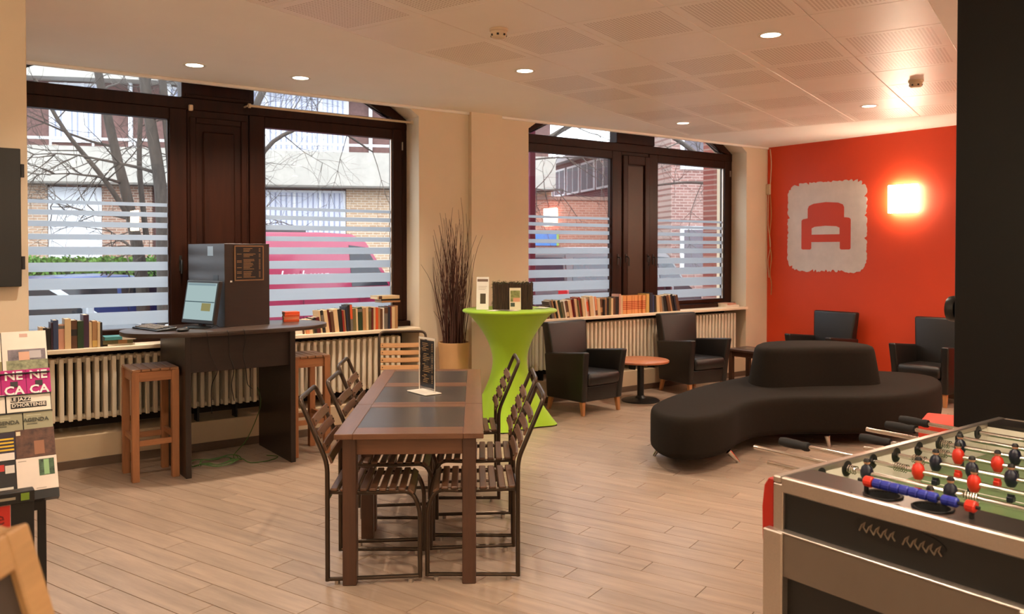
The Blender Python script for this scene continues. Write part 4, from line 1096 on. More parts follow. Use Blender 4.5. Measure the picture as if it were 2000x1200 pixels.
row(.76, 6.925, [('cream', .022, .17, 0), ('black', .024, .165, 0), ('black', .026, .16, 0), ('purple', .012, .20, 0), ('blue', .034, .218, 0), ('pink', .040, .185, 0, (.82, .95, 'grey')), ('cream', .042, .225, 0),
                 ('brown', .042, .212, 0, (.45, .68, 'black')), ('green', .042, .205, 0), ('purple', .038, .248, 0), ('cream', .020, .19, 0), ('tan', .034, .20, 0, (.02, .26, 'yellow')), ('cream', .018, .19, 0), ('black', .016, .186, 0)],
    'left of the desk', G_L)
z = SH + .0005
lying(1.315, 6.93, z, .014, .20, .14, 'white', 6, 'bottom white book of the small flat stack left of the desk', G_L)
lying(1.29, 6.93, z + .015, .030, .215, .15, 'olive', 2, 'middle green photo book of the small flat stack left of the desk', G_L, (.5, .8, 'tan'))
lying(1.305, 6.925, z + .046, .026, .225, .15, 'teal', -3, 'top teal and white book of the small flat stack left of the desk', G_L, (.55, .97, 'white'))
mid = [('white', .07, .13, 8), ('white', .012, .12, 8), ('brown', .014, .12, 8), ('cream', .012, .125, 8), ('salmon', .03, .13, 8), ('cream', .03, .13, 8), ('olive', .012, .13, 8), ('black', .03, .14, 6), ('darkred', .032, .145, 6),
       ('cream', .014, .20, 8), ('black', .026, .205, 8, (.3, .8, 'grey')), ('cream', .034, .205, 8), ('darkred', .022, .205, 7), ('brown', .030, .19, 7), ('cream', .040, .21, 6), ('black', .036, .21, 5), ('red', .016, .195, 5), ('tan', .022, .195, 5),
       ('navy', .018, .225, 4), ('black', .020, .24, 3), ('grey', .022, .245, 3, (.45, .98, 'orange')), ('olive', .030, .205, 2), ('cream', .014, .205, 2), ('green', .052, .215, 2, (.80, .93, 'grey')), ('tan', .030, .205, 1), ('cream', .020, .215, 1),
       ('olive', .034, .21, 0, (.82, .93, 'grey')), ('darkred', .018, .205, 0), ('cream', .022, .21, 0), ('orange', .030, .205, 0), ('tan', .022, .20, 0), ('brown', .020, .19, 0), ('white', .014, .20, 0), ('grey', .034, .21, 0, (.7, .95, 'brown')), ('navy', .028, .205, 0), ('red', .016, .21, 0),
       ('cream', .032, .205, 0), ('tan', .026, .215, 0)]
end = row(2.70, 6.93, mid, 'right of the desk', G_M)
lying(3.66, 6.945, SH + .2465, .018, .20, .14, 'tan', 3, 'lower tan book lying across the upright row right of the desk', G_M)
lying(3.65, 6.95, SH + .265, .016, .19, .14, 'black', 0, 'black book in the flat pile across the upright row right of the desk', G_M)
lying(3.63, 6.94, SH + .2815, .030, .235, .15, 'cream', 2, 'top cream book of the flat pile across the upright row right of the desk', G_M, (.05, .2, 'brown'))
for k in range(4):
    lab = ['lowest', 'second lowest', 'second highest', 'highest'][k] + ' orange book of the small pile on the right end of the desk'
    lying(2.545 + .004 * k, 6.60 + .006 * (k % 2), DZ + .0005 + k * .0205, .02, .125, .10, 'orange' if k != 1 else 'salmon', -14 + 3 * k, lab, 'orange books on the desk')
right = [('salmon', .03, .12, 16), ('tan', .03, .13, 16), ('darkred', .03, .14, 15), ('olive', .03, .14, 15), ('black', .02, .15, 15), ('grey', .032, .20, 15), ('tan', .024, .21, 15), ('black', .02, .20, 14), ('cream', .034, .20, 14), ('green', .030, .205, 14), ('olive', .030, .185, 13), ('white', .020, .19, 12), ('brown', .034, .195, 12, (.1, .35, 'cream')), ('cream', .044, .20, 11),
         ('red', .030, .20, 10), ('darkred', .024, .21, 10), ('cream', .040, .205, 9), ('olive', .016, .19, 9), ('red', .034, .225, 9), ('cream', .042, .215, 8), ('white', .020, .215, 8), ('pink', .030, .20, 8, (.3, .85, 'orange')), ('red', .018, .19, 8), ('cream', .05, .23, 7), ('white', .024, .225, 7),
         ('salmon', .030, .22, 7, (.05, .3, 'brown')), ('cream', .044, .20, 5), ('brown', .036, .185, 0, (.2, .5, 'tan')), ('black', .03, .18, 0), ('tan', .030, .20, 0), ('black', .03, .19, 0), ('olive', .034, .20, 0), ('cream', .036, .19, 0), ('brown', .034, .20, 0), ('black', .045, .205, 0), ('pink', .03, .235, 0), ('cream', .03, .22, 0)]
right += [('series', .031, .21, 0)] * 12
x2 = row(5.45, 6.925, right, 'under the right window', G_R)
far = [('yellow', .05, .225, 0), ('navy', .05, .235, 0), ('blue', .03, .21, 0), ('black', .03, .20, 0), ('cream', .05, .20, 4), ('tan', .035, .19, 8), ('grey', .03, .18, 10), ('black', .045, .20, 12), ('brown', .045, .21, 14), ('tan', .03, .20, 14), ('black', .05, .215, 14), ('navy', .03, .20, 14), ('brown', .05, .205, 15)]
x3 = row(x2 + .01, 6.93, far, 'right of the dotted series', G_R)
lying(8.60, 6.95, z, .03, .22, .16, 'white', -8, 'bottom white book of the small flat stack at the right end of the shelf', G_R)
lying(8.62, 6.955, z + .031, .022, .2, .15, 'pink', 6, 'top brown book of the small flat stack at the right end of the shelf', G_R)

# ------------------------------------------------------------------ brochure rack at the left edge
rk = thing('brochure_rack', 'black sloping brochure rack full of flyers at the left edge', 'brochure rack', (.10, 3.745, 0))
SL = math.atan2(.36, .66)                         # the display leans back
LM = Matrix.Translation((0, 0, .645)) @ Matrix.Rotation(-SL, 4, 'X')
RW = .372
MB().box(-RW, RW, .0, .012, 0, .735).xf(LM).build('back_panel', M['black'], rk)
rows_u = [.036, .172, .29, .37, .448, .543]
for z0 in rows_u:
    MB().box(-RW, RW, -.022, 0, z0 - .006, z0 - .002).xf(LM).build('ledge', M['black'], rk)
MB().box(-RW, RW, -.03, 0, 0, .034).xf(LM).build('base_lip', M['black'], rk)
for x in (-RW + .04, RW - .07):
    MB().box(x, x + .03, .04, .07, 0, .68).build('post', M['black'], rk, bevel=.002)
MB().box(-RW, RW - .05, .0, .32, 0, .02).build('foot', M['black'], rk, bevel=.003)
MB().box(-RW + .05, RW - .05, .03, .08, .60, .66).build('cross_beam', M['black'], rk)
def flyer(label, x, u0, w, h, col, decor=(), dy=-.006):
    """a leaflet leaning in the rack; decor: ('b', x0, x1, z0, z1, (colour, part name), lift) or ('t', text, size, x, z, colour, weight)"""
    t = thing('flyer', label, 'flyer', (0, 0, 0), 0, 'flyers in the brochure rack')
    mw = Matrix.Translation((.10, 3.745, 0)) @ LM @ Matrix.Translation((x, dy, u0))
    t.location = mw.to_translation(); t.rotation_euler = mw.to_euler()
    MB().box(0, w, -.0015, .0015, 0, h).build('sheet', solid(col), t)
    for d in decor:
        if d[0] == 'b': MB().box(d[1] * w, d[2] * w, -.0022 - (d[6] if len(d) > 6 else 0), -.0016, d[3] * h, d[4] * h).build(d[5][1], d[5][0] if not isinstance(d[5][0], tuple) else solid(d[5][0]), t)
        else:
            me = text_mesh(d[1], d[2], bold=d[6] if len(d) > 6 else 0.0); o = link('lettering', me, solid(d[5]), t)
            o.location = (d[3] * w, -.0034, d[4] * h); o.rotation_euler = (PI / 2, 0, 0)
PH = mat('dusk_photo', (112, 104, 112), .6, var=.5, scale=24); GR = mat('grass_photo', (132, 134, 104), .6, var=.5, scale=40); FA_ = mat('portrait_photo', (84, 54, 40), .6, var=.6, scale=30); XR = mat('fern_photo', (60, 84, 60), .6, var=.7, scale=60)
flyer('white flyer with a photo of a woman in the top row of the rack', .205, .545, .165, .19, (226, 216, 204), [('b', .12, .96, .30, .56, (PH, 'photo')), ('b', .36, .60, .30, .50, ((206, 160, 136), 'face'), .0006), ('b', .60, .86, .34, .52, ((178, 172, 176), 'letter'), .0006), ('b', .08, 1, .02, .30, (GR, 'photo')), ('b', .40, .58, .86, .94, ((196, 160, 148), 'logo'))])
flyer('white flyer cut by the picture edge in the top row of the rack', .03, .545, .172, .186, (222, 212, 200), [('b', .0, 1, .0, .30, ((132, 122, 84), 'photo'))])
for k, (x, lab) in enumerate(((.286, 'right'), (.196, 'middle'), (.106, 'left'))):
    flyer('magenta flyer with large white letters, %s copy of three in the second row' % lab, x, .450, .0885, .108, (176, 16, 112), [('t', 'NE', .052, .50, .74, (240, 228, 226), .0012), ('t', 'CA', .052, .50, .14, (240, 228, 226), .0012), ('b', .36, .66, .30, .52, ((46, 38, 40), 'seal'), .0014)], dy=-.010)
flyer('white flyer with LE JAZZ D HORTENSE in boxed black letters', .210, .372, .158, .076, (228, 218, 202), [('b', .09, .55, .56, .84, ((26, 24, 22), 'title_bar')), ('b', .09, .90, .20, .50, ((26, 24, 22), 'title_bar')), ('t', 'LE JAZZ', .021, .32, .70, (228, 218, 202), .0003), ('t', "D'HORTENSE", .0205, .495, .35, (228, 218, 202), .0003)], dy=-.014)
flyer('plain white flyer left of the jazz flyer', .04, .372, .165, .078, (222, 212, 198), dy=-.014)
flyer('right grey-green flyer reading AGENDA', .266, .292, .104, .078, (150, 146, 118), [('t', 'AGENDA', .022, .42, .50, (74, 74, 60), .0006), ('b', .10, .46, .26, .33, ((96, 94, 74), 'text_line')), ('b', .10, .6, .74, .78, ((186, 180, 152), 'text_line'))], dy=-.018)
flyer('left grey-green flyer reading AGENDA', .158, .291, .104, .076, (150, 146, 118), [('t', 'AGENDA', .022, .45, .48, (74, 74, 60), .0006), ('b', .10, .46, .26, .33, ((96, 94, 74), 'text_line')), ('b', .10, .6, .74, .78, ((186, 180, 152), 'text_line'))], dy=-.018)
flyer('dark flyer with a face in the fourth row of the rack', .233, .174, .138, .118, (70, 46, 36), [('b', .0, 1, .0, 1, (FA_, 'photo')), ('b', .46, .72, .08, .56, ((150, 100, 72), 'face'), .0006), ('b', .02, .13, .80, .94, ((214, 200, 170), 'seal'), .0006)], dy=-.022)
flyer('dark violet flyer with yellow rings in the fourth row of the rack', .095, .173, .137, .114, (40, 26, 44), [('b', .42, .96, .34 + .13 * k, .40 + .13 * k, ((214, 176, 40), 'yellow_ring')) for k in range(4)] + [('b', .3, .96, .0, .26, ((222, 212, 204), 'white_shape'))], dy=-.022)
flyer('white card with a green fern picture in the bottom row of the rack', .230, .037, .142, .134, (226, 212, 200), [('b', .55, .93, .42, .92, (XR, 'photo')), ('b', .67, .80, .44, .90, ((140, 180, 128), 'fern_stem'), .0006), ('b', .05, .25, .90, .92, ((160, 146, 136), 'text_line')), ('b', .45, .7, .04, .06, ((160, 146, 136), 'text_line'))], dy=-.026)
flyer('black flyer with red and white lettering in the bottom row of the rack', .09, .037, .138, .132, (24, 20, 20), [('b', .40, .72, .70, .90, ((180, 40, 28), 'red_bar')), ('b', .74, .97, .62, .86, ((212, 204, 196), 'white_text')), ('b', .40, .92, .02, .20, ((212, 204, 190), 'white_shape'))], dy=-.026)
# low holder in front of the rack
lh = thing('leaflet_box', 'black leaflet box with a red and white poster below the brochure rack', 'leaflet box', (.105, 3.60, 0))
MB().box(-.30, .268, .02, .05, 0, .73).build('panel', M['black'], lh, bevel=.003)
MB().box(-.30, .268, -.002, .02, .685, .73).build('header', M['black'], lh, bevel=.003)
po = MB().box(-.20, .19, .012, .02, .30, .683).build('poster', solid((206, 176, 164), .5), lh)
MB().box(.06, .188, .009, .012, .595, .68).build('red_field', solid((196, 44, 32), .5), po)
for txt, x, zz, s_ in (('be', .135, .635, .075), ('sen', .125, .51, .095)):
    o = link('lettering', text_mesh(txt, s_), solid((150, 30, 24) if txt == 'sen' else (120, 24, 20)), po); o.location = (x, .0085, zz); o.rotation_euler = (PI / 2, 0 if txt == 'be' else -PI / 2, 0)
MB().box(.222, .25, -.004, -.002, .695, .722).build('green_mark', solid((120, 150, 40)), lh)
MB().box(.12, .205, -.004, -.002, .702, .712).build('text_line', solid((150, 140, 120)), lh)
MB().box(-.30, .268, -.03, .10, 0, .02).build('foot', M['black'], lh)

# wooden A-board close to the camera, cut by the lower left corner: seen along its ridge
abp = FWD * .83 + RGT * (-.705)
ab = thing('sandwich_board', 'tan wooden sandwich board frame, blurred in the lower left corner', 'sign board', (abp.x, abp.y, 0), YAW - PI)
for s in (1, -1):
    m4 = Matrix.Translation((0, 0, 1.252)) @ Matrix.Rotation(s * R(16), 4, 'X') @ Matrix.Translation((0, s * .012, 0))
    for x0, x1, z0, z1 in ((-.32, -.27, -1.285, 0), (.27, .32, -1.285, 0), (-.27, .27, -.05, 0), (-.27, .27, -1.12, -1.07)):
        MB().box(x0, x1, -.016, .016, z0, z1).xf(m4).build('rail', M['tan'], ab, bevel=.003)
    MB().box(-.27, .27, -.005, .005, -1.07, -.05).xf(m4).build('board', solid((60, 46, 34), .7), ab)

# ------------------------------------------------------------------ the street outside
SZ = -.20                                        # street level
struct(MB().box(-60, 80, 7.45, 110, SZ - .2, SZ).build('floor_street', mat('asphalt', (96, 96, 98), .85, var=.12, scale=3)))
struct(MB().box(-30, 40, 7.45, 9.6, SZ, SZ + .1).build('floor_pavement', mat('paving', (140, 136, 130), .85, var=.1, scale=4)))

# apartment block opposite, seen through the left window
FA = R(-24.61)
ab_ = thing('apartment_building', 'pale concrete and brick apartment block across the street', 'building', (7.681, 24.104, SZ), FA)
ZB = -SZ                                          # interior floor level in the building's own heights
BRK = brick_mat('buff_brick', (178, 148, 124), (160, 128, 108), (190, 178, 164)); BRD = mat('dark_brick', (112, 84, 80), .9, var=.2, scale=14)
CON = mat('weathered_concrete', (178, 174, 166), .9, var=.1, scale=3); WF = solid((226, 228, 232), .6); CUR = mat('pale_curtain', (204, 208, 222), .8, var=.06, scale=20, grain=(20, 1, .2))
def ap(name, x0, x1, y0, y1, z0, z1, m, par=None): return MB().box(x0, x1, y0, y1, z0 + ZB, z1 + ZB).build(name, m, par or ab_)
ap('core', -16, 9.5, .45, 9, -.2, 12.5, BRD)
ap('balcony_band', -16, 9.5, -.25, .45, 3.53, 4.55, CON); ap('balcony_band', -16, 9.5, -.25, .45, 6.45, 7.4, CON)
ap('band_drip', -16, 9.5, -.27, .45, 3.50, 3.56, solid((110, 106, 100), .9))
for z in (4.72, 7.55): ap('hand_rail', -16, 9.5, -.28, -.2, z, z + .07, WF)
for k in range(24): ap('rail_post', -15.8 + k * 1.09, -15.75 + k * 1.09, -.27, -.22, 4.55, 4.72, WF)
def bricks(x0, x1, z0, z1, m): return ap('brick_wall', x0, x1, .3, .46, z0, z1, m)
bricks(-16, -8.2, .2, 3.53, BRK); bricks(-5.9, -5.15, .2, 3.53, BRK); bricks(-3.72, -2.38, .2, 3.53, brick_mat('rose_brick', (158, 120, 102), (138, 104, 90), (180, 164, 150))); bricks(3.12, 9.5, .2, 3.53, brick_mat('sand_brick', (198, 168, 138), (178, 146, 118), (212, 198, 180)))
bricks(-.9, .1, .2, 3.53, BRK)
def win(x0, x1, z0, z1, n, curtain=True):
    f = ap('window', x0, x1, .36, .44, z0, z1, WF)
    ap('pane', x0 + .06, x1 - .06, .345, .36, z0 + .06, z1 - .06, CUR if curtain else solid((70, 76, 90), .2), f)
    for k in range(1, n):
        x = x0 + (x1 - x0) * k / n; ap('mullion', x - .035, x + .035, .32, .36, z0, z1, WF, f)
    if curtain:
        q = MB(); c = int((x1 - x0) / .16)
        for k in range(c):
            x = x0 + .1 + (x1 - x0 - .2) * (k + .5) / c
            q.box(x - .02, x + .02, .335, .346, z0 + .08 + ZB, z1 - .08 + ZB)
        q.build('curtain_folds', mat('grey_fold', (150, 156, 180), .8, var=.1), f)['kind'] = 'stuff'
    return f
g_ = ap('garage_door', -5.14, -3.73, .34, .44, .3, 3.45, solid((222, 226, 232), .6)); ap('door_edge', -5.14, -3.73, .33, .34, .3, .36, solid((150, 150, 150)), g_)
ap('white_wall', -2.2, -.9, .3, .44, .2, 3.5, WF)
win(.1, 3.1, 1.1, 3.45, 4)
win(-5.1, -3.75, 4.72, 6.4, 3); win(-2.0, -.5, 4.72, 6.4, 2); win(.0, 3.2, 4.6, 6.4, 4); win(-5.1, -2.2, 7.5, 9.2, 4); win(.0, 3.2, 7.5, 9.2, 4)
for x in (3.85, 5.2, -2.95, -1.9): ap('downpipe', x - .05, x + .05, .3, .42, 4.55, 6.45, WF)
ap('parapet', -16.1, 9.6, -.1, 9, 12.5, 12.9, CON)

# hedge with a low fence
hg = thing('hedge', 'clipped green hedge behind the parked cars', 'hedge', (3.4, 19.75, SZ), R(-33))
hr = random.Random(8); HL = 9.0; HR = 3.4
MB().box(-HL, HR, -.25, .35, 0, 1.60).build('core', mat('hedge_core', (40, 52, 26), .95, var=.4, scale=9), hg)
lm = MB()
for k in range(9000):
    x = hr.uniform(-HL, HR); top = hr.random() < .3
    c = Vector((x, hr.uniform(-.3, .38) if top else hr.uniform(-.34, -.24), 1.62 + hr.gauss(0, .04) if top else hr.uniform(.3, 1.64)))
    d = Vector((hr.gauss(0, 1), hr.gauss(0, .5), hr.gauss(0, 1))).normalized() * .055; w = d.cross(Vector((0, 1, .3))).normalized() * .03
    lm.add([c - d, c + w, c + d, c - w], [(0, 1, 2, 3)])
lm.build('leaves', mat('hedge_leaf', (84, 120, 46), .7, var=.5, scale=5, rand=.35), hg)['kind'] = 'stuff'
for k in range(7): MB().box(-HL + k * 2, -HL + k * 2 + .06, -.55, -.49, 0, 1.0).build('fence_post', solid((70, 66, 60), .7), hg)
for z_ in (.45, .9): MB().box(-HL, HR, -.54, -.50, z_, z_ + .05).build('fence_rail', solid((70, 66, 60), .7), hg)

# buildings seen through the right window
b2 = thing('school_building', 'long brick building with rows of white framed windows', 'building', FWD * 30 + RGT * 3.55 + Vector((0, 0, SZ)), YAW + math.atan2(2.6, 9))
# local +X recedes along the facade, the facade faces local +Y
PKB = brick_mat('plum_brick', (130, 92, 94), (116, 80, 84), (150, 124, 122))
def b2x(name, x0, x1, y0, y1, z0, z1, m, par=None): return MB().box(x0, x1, y0, y1, z0 + .2, z1 + .2).build(name, m, par or b2)
b2x('wall', -2, 26, -8, 0, -.2, 5.3, PKB); b2x('eaves', -2.2, 26, -8.2, .35, 5.3, 5.5, solid((200, 200, 204), .7)); 
MB().loft([[(-2.2, .35, 5.7), (26, .35, 5.7), (26, -8.2, 5.7), (-2.2, -8.2, 5.7)], [(-1, -3.5, 6.7), (25, -3.5, 6.7), (25, -4.5, 6.7), (-1, -4.5, 6.7)]]).build('roof', solid((196, 200, 208), .7), b2)
for k in range(17):
    x = -1.8 + k * 1.62
    f = b2x('window', x, x + 1.4, 0, .05, 3.95, 5.1, WF)
    b2x('pane', x + .08, x + .66, .05, .055, 4.03, 5.02, solid((78, 64, 74), .6), f); b2x('pane', x + .74, x + 1.32, .05, .055, 4.03, 5.02, solid((78, 64, 74), .6), f)
    f = b2x('window', x, x + 1.4, 0, .05, 1.4, 2.6, WF)
    b2x('pane', x + .08, x + 1.32, .05, .055, 1.48, 2.52, solid((78, 64, 74), .6), f)
rw = FWD * 27 + RGT * 5.5
w3 = thing('garden_wall', 'pinkish red brick wall across the street with a blue panel on it', 'wall', (rw.x, rw.y, SZ), R(-24))
MB().box(-5.4, 9, 0, .35, 0, 3.45).build('brickwork', brick_mat('salmon_brick', (176, 126, 108), (162, 112, 96), (184, 150, 134)), w3); MB().box(-5.5, 9.1, -.05, .4, 3.45, 3.56).build('coping', solid((150, 124, 112), .9), w3)
MB().box(-5.0, -4.2, -.06, 0, 2.0, 2.42).build('blue_panel', solid((70, 128, 196), .5), w3); MB().box(-4.2, -4.12, -.06, 0, 2.0, 2.42).build('green_strip', solid((150, 180, 90), .5), w3)
h3 = FWD * 22 + RGT * 4.9
b3 = thing('brick_house', 'brick house with white windows seen through the rightmost pane', 'building', (h3.x, h3.y, SZ), R(-24))
MB().box(-.7, 6, 0, 4, 0, 5.6).build('wall', brick_mat('house_brick', (150, 116, 108), (132, 98, 92), (168, 146, 138)), b3)
MB().box(-.8, 6.1, -.1, 4.1, 5.6, 5.8).build('roof_edge', CON, b3)
for x, z_ in ((-.45, 4.0), (1.0, 4.0), (2.5, 4.0), (-.45, 1.3), (1.0, 1.3)):
    f = MB().box(x, x + .75, -.05, 0, z_, z_ + 1.2).build('window', WF, b3); MB().box(x + .1, x + .65, -.056, -.05, z_ + .1, z_ + 1.1).build('pane', solid((92, 84, 92), .25), f)
MB().box(1.3, 2.9, -.12, 0, 2.3, 2.65).build('sign', solid((120, 116, 120), .6), b3)
tag(MB().box(-.048, .048, -.048, .048, 0, 4.6).build('street_post', solid((104, 34, 66), .5), None, (6.13, 8.02, SZ + .1), bevel=.01), 'plum coloured post just outside the right window', 'post')
pi = thing('brick_pillar', 'narrow red brick pillar outside the right edge of the right window', 'pillar', (9.62, 8.02, SZ + .1))
MB().box(-.16, .16, -.16, .16, 0, 4.4).build('shaft', brick_mat('pillar_brick', (142, 86, 78), (124, 72, 66), (150, 120, 112)), pi); MB().box(-.2, .2, -.2, .2, 4.4, 4.5).build('cap', CON, pi)

# bare trees
def bare_tree(label, base, seed, trunks, spread=1.0):
    t = thing('bare_tree', label, 'tree', base, 0, 'bare street trees')
    tr = random.Random(seed)
    BK = mat('tree_bark', (70, 62, 56), .9, var=.3, scale=8, grain=(3, 3, .6))
    tips = []
    for pts, r0, r1 in trunks:
        P = spline([Vector(p) for p in pts], 5); n = len(P)
        MB().tube(P, [r0 + (r1 - r0) * k / (n - 1) for k in range(n)], 9).build('trunk', BK, t, smooth=True)
        for k in range(int(n * .25), n): tips.append((P[k], r0 + (r1 - r0) * k / (n - 1), (P[k] - P[k - 1]).normalized()))
    mb = MB(); tw2 = MB()
    def branch(p, d, r, L, lev):
        pts = [p]; n = 6; q = p; dd = d
        for k in range(n):
            dd = (dd + Vector((tr.gauss(0, .12), tr.gauss(0, .12), tr.gauss(0, .10) - .02 * lev))).normalized()
            q = q + dd * (L / n); pts.append(q)
        (mb if lev == 0 else tw2).tube(pts, [r * (1 - .8 * k / n) for k in range(n + 1)], 5 if lev == 0 else 4)
        if lev < 2:
            for k in range(2, n + 1):
                for _ in range(2 if lev == 0 else 1):
                    sd = (dd.cross(Vector((tr.gauss(0, 1), tr.gauss(0, 1), tr.gauss(0, 1)))).normalized() * .8 + dd * .7).normalized()
                    branch(pts[k], sd, r * .42, L * tr.uniform(.4, .62), lev + 1)
    for k in range(0, len(tips), 3):
        p, r, d = tips[k]
        sd = (d.cross(Vector((tr.gauss(0, 1), tr.gauss(0, 1), tr.gauss(0, .4)))).normalized() * spread + d * .35).normalized()
        branch(p, sd, max(.011, r * .32), tr.uniform(1.3, 2.4), 0)
    mb.build('branches', BK, t, smooth=True)['kind'] = 'stuff'; tw2.build('twigs', BK, t)['kind'] = 'stuff'
bare_tree('bare forked street tree seen through the leftmost pane', tuple(FWD * 14.2 + RGT * (-6.35) + Vector((0, 0, SZ))), 31,
          [([(0, 0, 0), (-.03, 0, 1.4), (-.22, 0, 2.6), (-.42, .1, 3.6), (-.7, .2, 5.2), (-.8, .3, 6.6)], .12, .05), ([(-.1, 0, 2.2), (-.6, -.1, 3.0), (-1.2, -.1, 3.8), (-1.6, 0, 4.6)], .05, .025), ([(.05, 0, 2.1), (-.05, 0, 3.3), (.0, -.1, 4.4), (.3, -.2, 5.5)], .05, .03)])
bare_tree('thick pale trunked street tree beside the wooden window pier', tuple(FWD * 13.2 + RGT * (-5.55) + Vector((0, 0, SZ))), 32,
          [([(0, 0, 0), (-.02, 0, 1.5), (-.06, 0, 2.8), (-.24, .05, 4.2), (-.42, .1, 6.0)], .13, .07), ([(.12, .05, 0.4), (.16, 0, 2.2), (.1, 0, 3.2), (-.05, -.1, 4.6), (-.1, 0, 6.0)], .09, .05), ([(.1, 0, 2.6), (.5, 0, 3.6), (1.2, .2, 4.2), (2.2, .3, 4.1)], .05, .02)])
bare_tree('bare street tree with drooping branches behind the pink van', tuple(FWD * 17.5 + RGT * (-5.9) + Vector((0, 0, SZ))), 35, [([(0, 0, 0), (.05, 0, 2), (.2, 0, 4), (.8, -.1, 5.6), (1.8, -.2, 6.4)], .13, .05), ([(.1, 0, 3.0), (.8, -.2, 4.2), (1.9, -.4, 4.6), (3.0, -.5, 4.1)], .06, .02)], 1.1)
bare_tree('bare street tree seen through the left pane of the right window', tuple(FWD * 18 + RGT * (-.25) + Vector((0, 0, SZ))), 41, [([(0, 0, 0), (0, 0, 2.4), (.3, -.1, 3.6), (1.2, -.3, 4.4), (2.3, -.6, 5.0)], .12, .04)], 1.0)
bare_tree('bare street tree with arching twigs in front of the brick house', tuple(FWD * 19 + RGT * 5.2 + Vector((0, 0, SZ))), 44, [([(0, 0, 0), (0, 0, 2.0), (-.2, .1, 3.0), (-.9, .4, 4.0), (-1.8, .8, 4.6)], .12, .04), ([(0, 0, 2.2), (-.2, .2, 3.2), (-.9, .5, 3.4), (-1.9, 1.0, 3.3)], .06, .02)], 1.0)

# ------------------------------------------------------------------ parked vehicles; local +X is the nose, side to us is local -Y
VG = mat('car_glass', (34, 40, 50), .12, var=.1); TYR = M['rubber']
def vehicle(name, label, cat, loc, rz, col, L, W, H, lower, cabin, windows, extra=None):
    """lower / cabin: side profiles (x, z); cabin narrows towards the roof; windows: side window outlines in the same profile"""
    t = thing(name, label, cat, loc, rz)
    paint = mat('car_paint_%d_%d_%d' % col, col, .28, var=.03, coat=.6)
    MB().loft([[(x, W / 2 * .97, z) for x, z in lower], [(x, W / 2, z) for x, z in lower], [(x, -W / 2, z) for x, z in lower], [(x, -W / 2 * .97, z) for x, z in lower]]).build('body', paint, t, bevel=.03, seg=2)
    zb = min(z for x, z in cabin); zt = max(z for x, z in cabin)
    wf = lambda z: W / 2 * (.985 - .14 * (z - zb) / max(.01, zt - zb))
    MB().loft([[(x, wf(z), z) for x, z in cabin], [(x, -wf(z), z) for x, z in cabin]]).build('cabin', paint, t, bevel=.03, seg=2)
    for wn in windows:
        for s in (-1, 1):
            MB().loft([[(x, s * (wf(z) - .01), z) for x, z in wn], [(x, s * (wf(z) + .006), z) for x, z in wn]]).build('side_window', VG, t)
    # windscreens follow the first and last slope of the cabin
    n = len(cabin)
    for (xa, za), (xb, zb2) in ((cabin[0], cabin[1]), (cabin[-1], cabin[-2])):
        q = []
        for u in (.08, .9):
            x, z_ = xa + (xb - xa) * u, za + (zb2 - za) * u
            q += [(x, (wf(z_) - .06), z_), (x, -(wf(z_) - .06), z_)]
        nx = .008 if xa > 0 else -.008
        rg = [q[0], q[1], q[3], q[2]]
        MB().loft([[(x, y, z_) for x, y, z_ in rg], [(x + nx, y, z_ + .006) for x, y, z_ in rg]]).build('windscreen', VG, t)
    for x in (-L * .30, L * .31):
        for s in (-1, 1):
            w = MB().cyl((x, s * (W / 2 - .20), .31), (x, s * (W / 2 - .005), .31), .31, n=24).build('wheel', TYR, t, bevel=.02)
            MB().cyl((x, s * (W / 2 - .02), .31), (x, s * (W / 2 + .004), .31), .19, n=16).build('hub_cap', M['alu'], w)
    for s in (-1, 1):
        MB().box(L / 2 - .10, L / 2 + .005, s * (W / 2 - .25) - .14, s * (W / 2 - .25) + .14, lower[0][1] + .36, lower[0][1] + .50).build('headlight', WF, t, bevel=.02)
        MB().box(-L / 2 - .012, -L / 2 + .06, s * (W / 2 - .12) - .10, s * (W / 2 - .12) + .10, .75, 1.15 if H > 1.7 else .92).build('tail_light', solid((170, 24, 28), .3), t, bevel=.01)
        MB().box(L * .17, L * .17 + .10, s * (W / 2 + .08) - .08, s * (W / 2 + .08) + .08, lower[3][1] if False else .98, 1.12).build('mirror', paint, t, bevel=.02)
    if extra: extra(t)
    return t
VD = R(12)
def van_profile(L, H):
    h = L / 2
    lower = [(h - .02, .28), (h, .62), (h - .06, .86), (h - .62, 1.10), (-h, 1.12), (-h, .30), (-h + .1, .22), (h - .15, .22)]
    cabin = [(h - .58, 1.08), (h - 1.22, H - .16), (h - 1.52, H - .02), (h - 2.2, H), (-h + .25, H - .02), (-h + .06, H - .14), (-h + .01, 1.08)]
    return lower, cabin
L_, H_ = 4.2, 2.16
lo, ca = van_profile(L_, H_)
nose = FWD * 15.9 + RGT * (-1.75)
vd, vn = Vector((math.cos(VD), math.sin(VD), 0)), Vector((-math.sin(VD), math.cos(VD), 0))
def pinkvan_extra(t):
    me = text_mesh('v. Laarhoven', .235, ext=.004, shear=.25)
    o = link('lettering', me, solid((236, 226, 232), .5), t); o.location = (-.62, -.925, 1.415); o.rotation_euler = (PI / 2, 0, 0)
    for x in (.62, -.55, -1.6): MB().box(x - .006, x + .006, -.955, -.94, .35, 1.08).build('door_seam', solid((90, 16, 50), .5), t)
    MB().box(-1.6, .62, -.965, -.94, .66, .70).build('side_strip', solid((60, 22, 40), .5), t)
    MB().box(-1.4, -.2, -.5, .5, H_, H_ + .05).build('roof_rack', solid((70, 70, 74), .5), t)
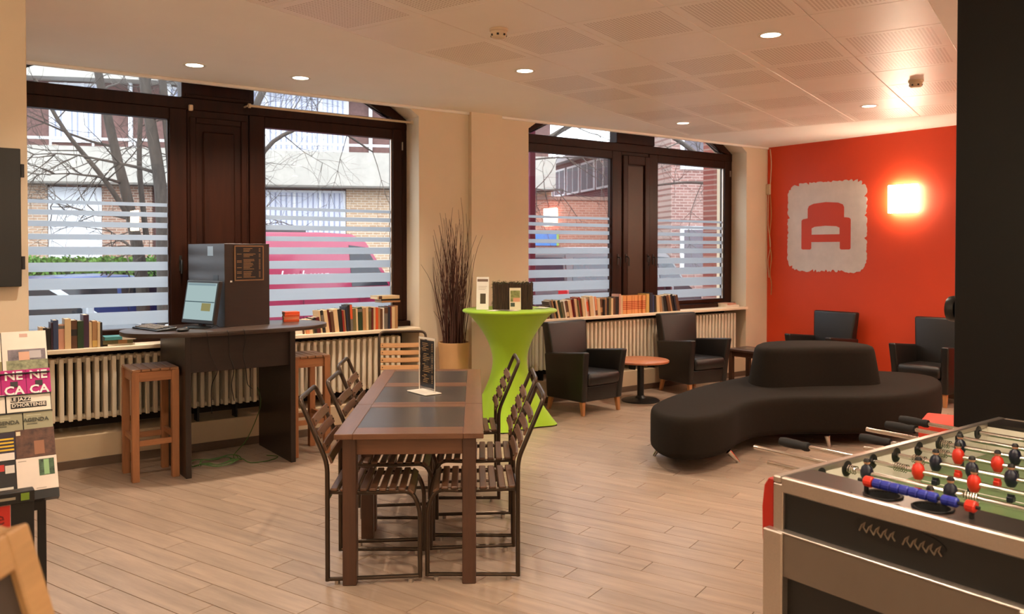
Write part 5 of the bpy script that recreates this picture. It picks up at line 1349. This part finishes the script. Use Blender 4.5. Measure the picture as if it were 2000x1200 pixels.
c = nose - vd * (L_ / 2) + vn * .95
h = L_ / 2
vehicle('pink_van', 'magenta pink van with white lettering parked outside the left window', 'van', (c.x, c.y, SZ), VD, (150, 20, 70), L_, 1.88, H_, lo, ca, [[(h - .78, 1.20), (h - 1.24, H_ - .26), (h - 1.62, H_ - .22), (h - 1.62, 1.20)]], pinkvan_extra)
lo, ca = van_profile(4.8, 1.92)
c = Vector((9.34, 11.13, 0)) + vd * 2.4 + vn * .93; h = 2.4
vehicle('dark_minivan', 'dark plum minivan with tinted windows outside the right window', 'van', (c.x, c.y, SZ), VD, (44, 26, 34), 4.8, 1.86, 1.92, lo, ca,
        [[(h - .80, 1.2), (h - 1.26, 1.70), (h - 1.7, 1.72), (h - 1.7, 1.2)], [(h - 1.78, 1.2), (h - 1.78, 1.72), (h - 2.8, 1.74), (h - 2.8, 1.2)], [(h - 2.88, 1.2), (h - 2.88, 1.74), (-h + .3, 1.72), (-h + .16, 1.2)]])
def car_profile(L, H):
    h = L / 2
    return ([(h - .03, .25), (h, .55), (h - .12, .70), (h - 1.05, .90), (-h + .2, .93), (-h, .72), (-h, .35), (-h + .12, .2), (h - .15, .2)],
            [(h - 1.0, .88), (h - 1.75, H - .06), (h - 2.1, H), (-h + 1.0, H - .02), (-h + .7, H - .10), (-h + .12, .90)])
def car(name, label, c, col, H=1.45, L=4.2):
    lo, ca = car_profile(L, H); h = L / 2
    vehicle(name, label, 'car', (c[0], c[1], SZ), VD, col, L, 1.74, H, lo, ca, [[(h - 1.2, .95), (h - 1.8, H - .14), (h - 2.25, H - .10), (h - 2.25, .95)], [(h - 2.32, .95), (h - 2.32, H - .10), (-h + 1.0, H - .12), (-h + .55, .95)]])
car('silver_car', 'silver car with dark windows parked outside the leftmost pane', (.95, 12.9), (168, 176, 186), 1.50)
car('blue_car', 'dark blue car parked behind the silver car', (2.9, 16.2), (52, 78, 138), 1.42)
car('white_car', 'white car seen through the left pane of the right window', (10.4, 15.0), (222, 222, 224), 1.46)
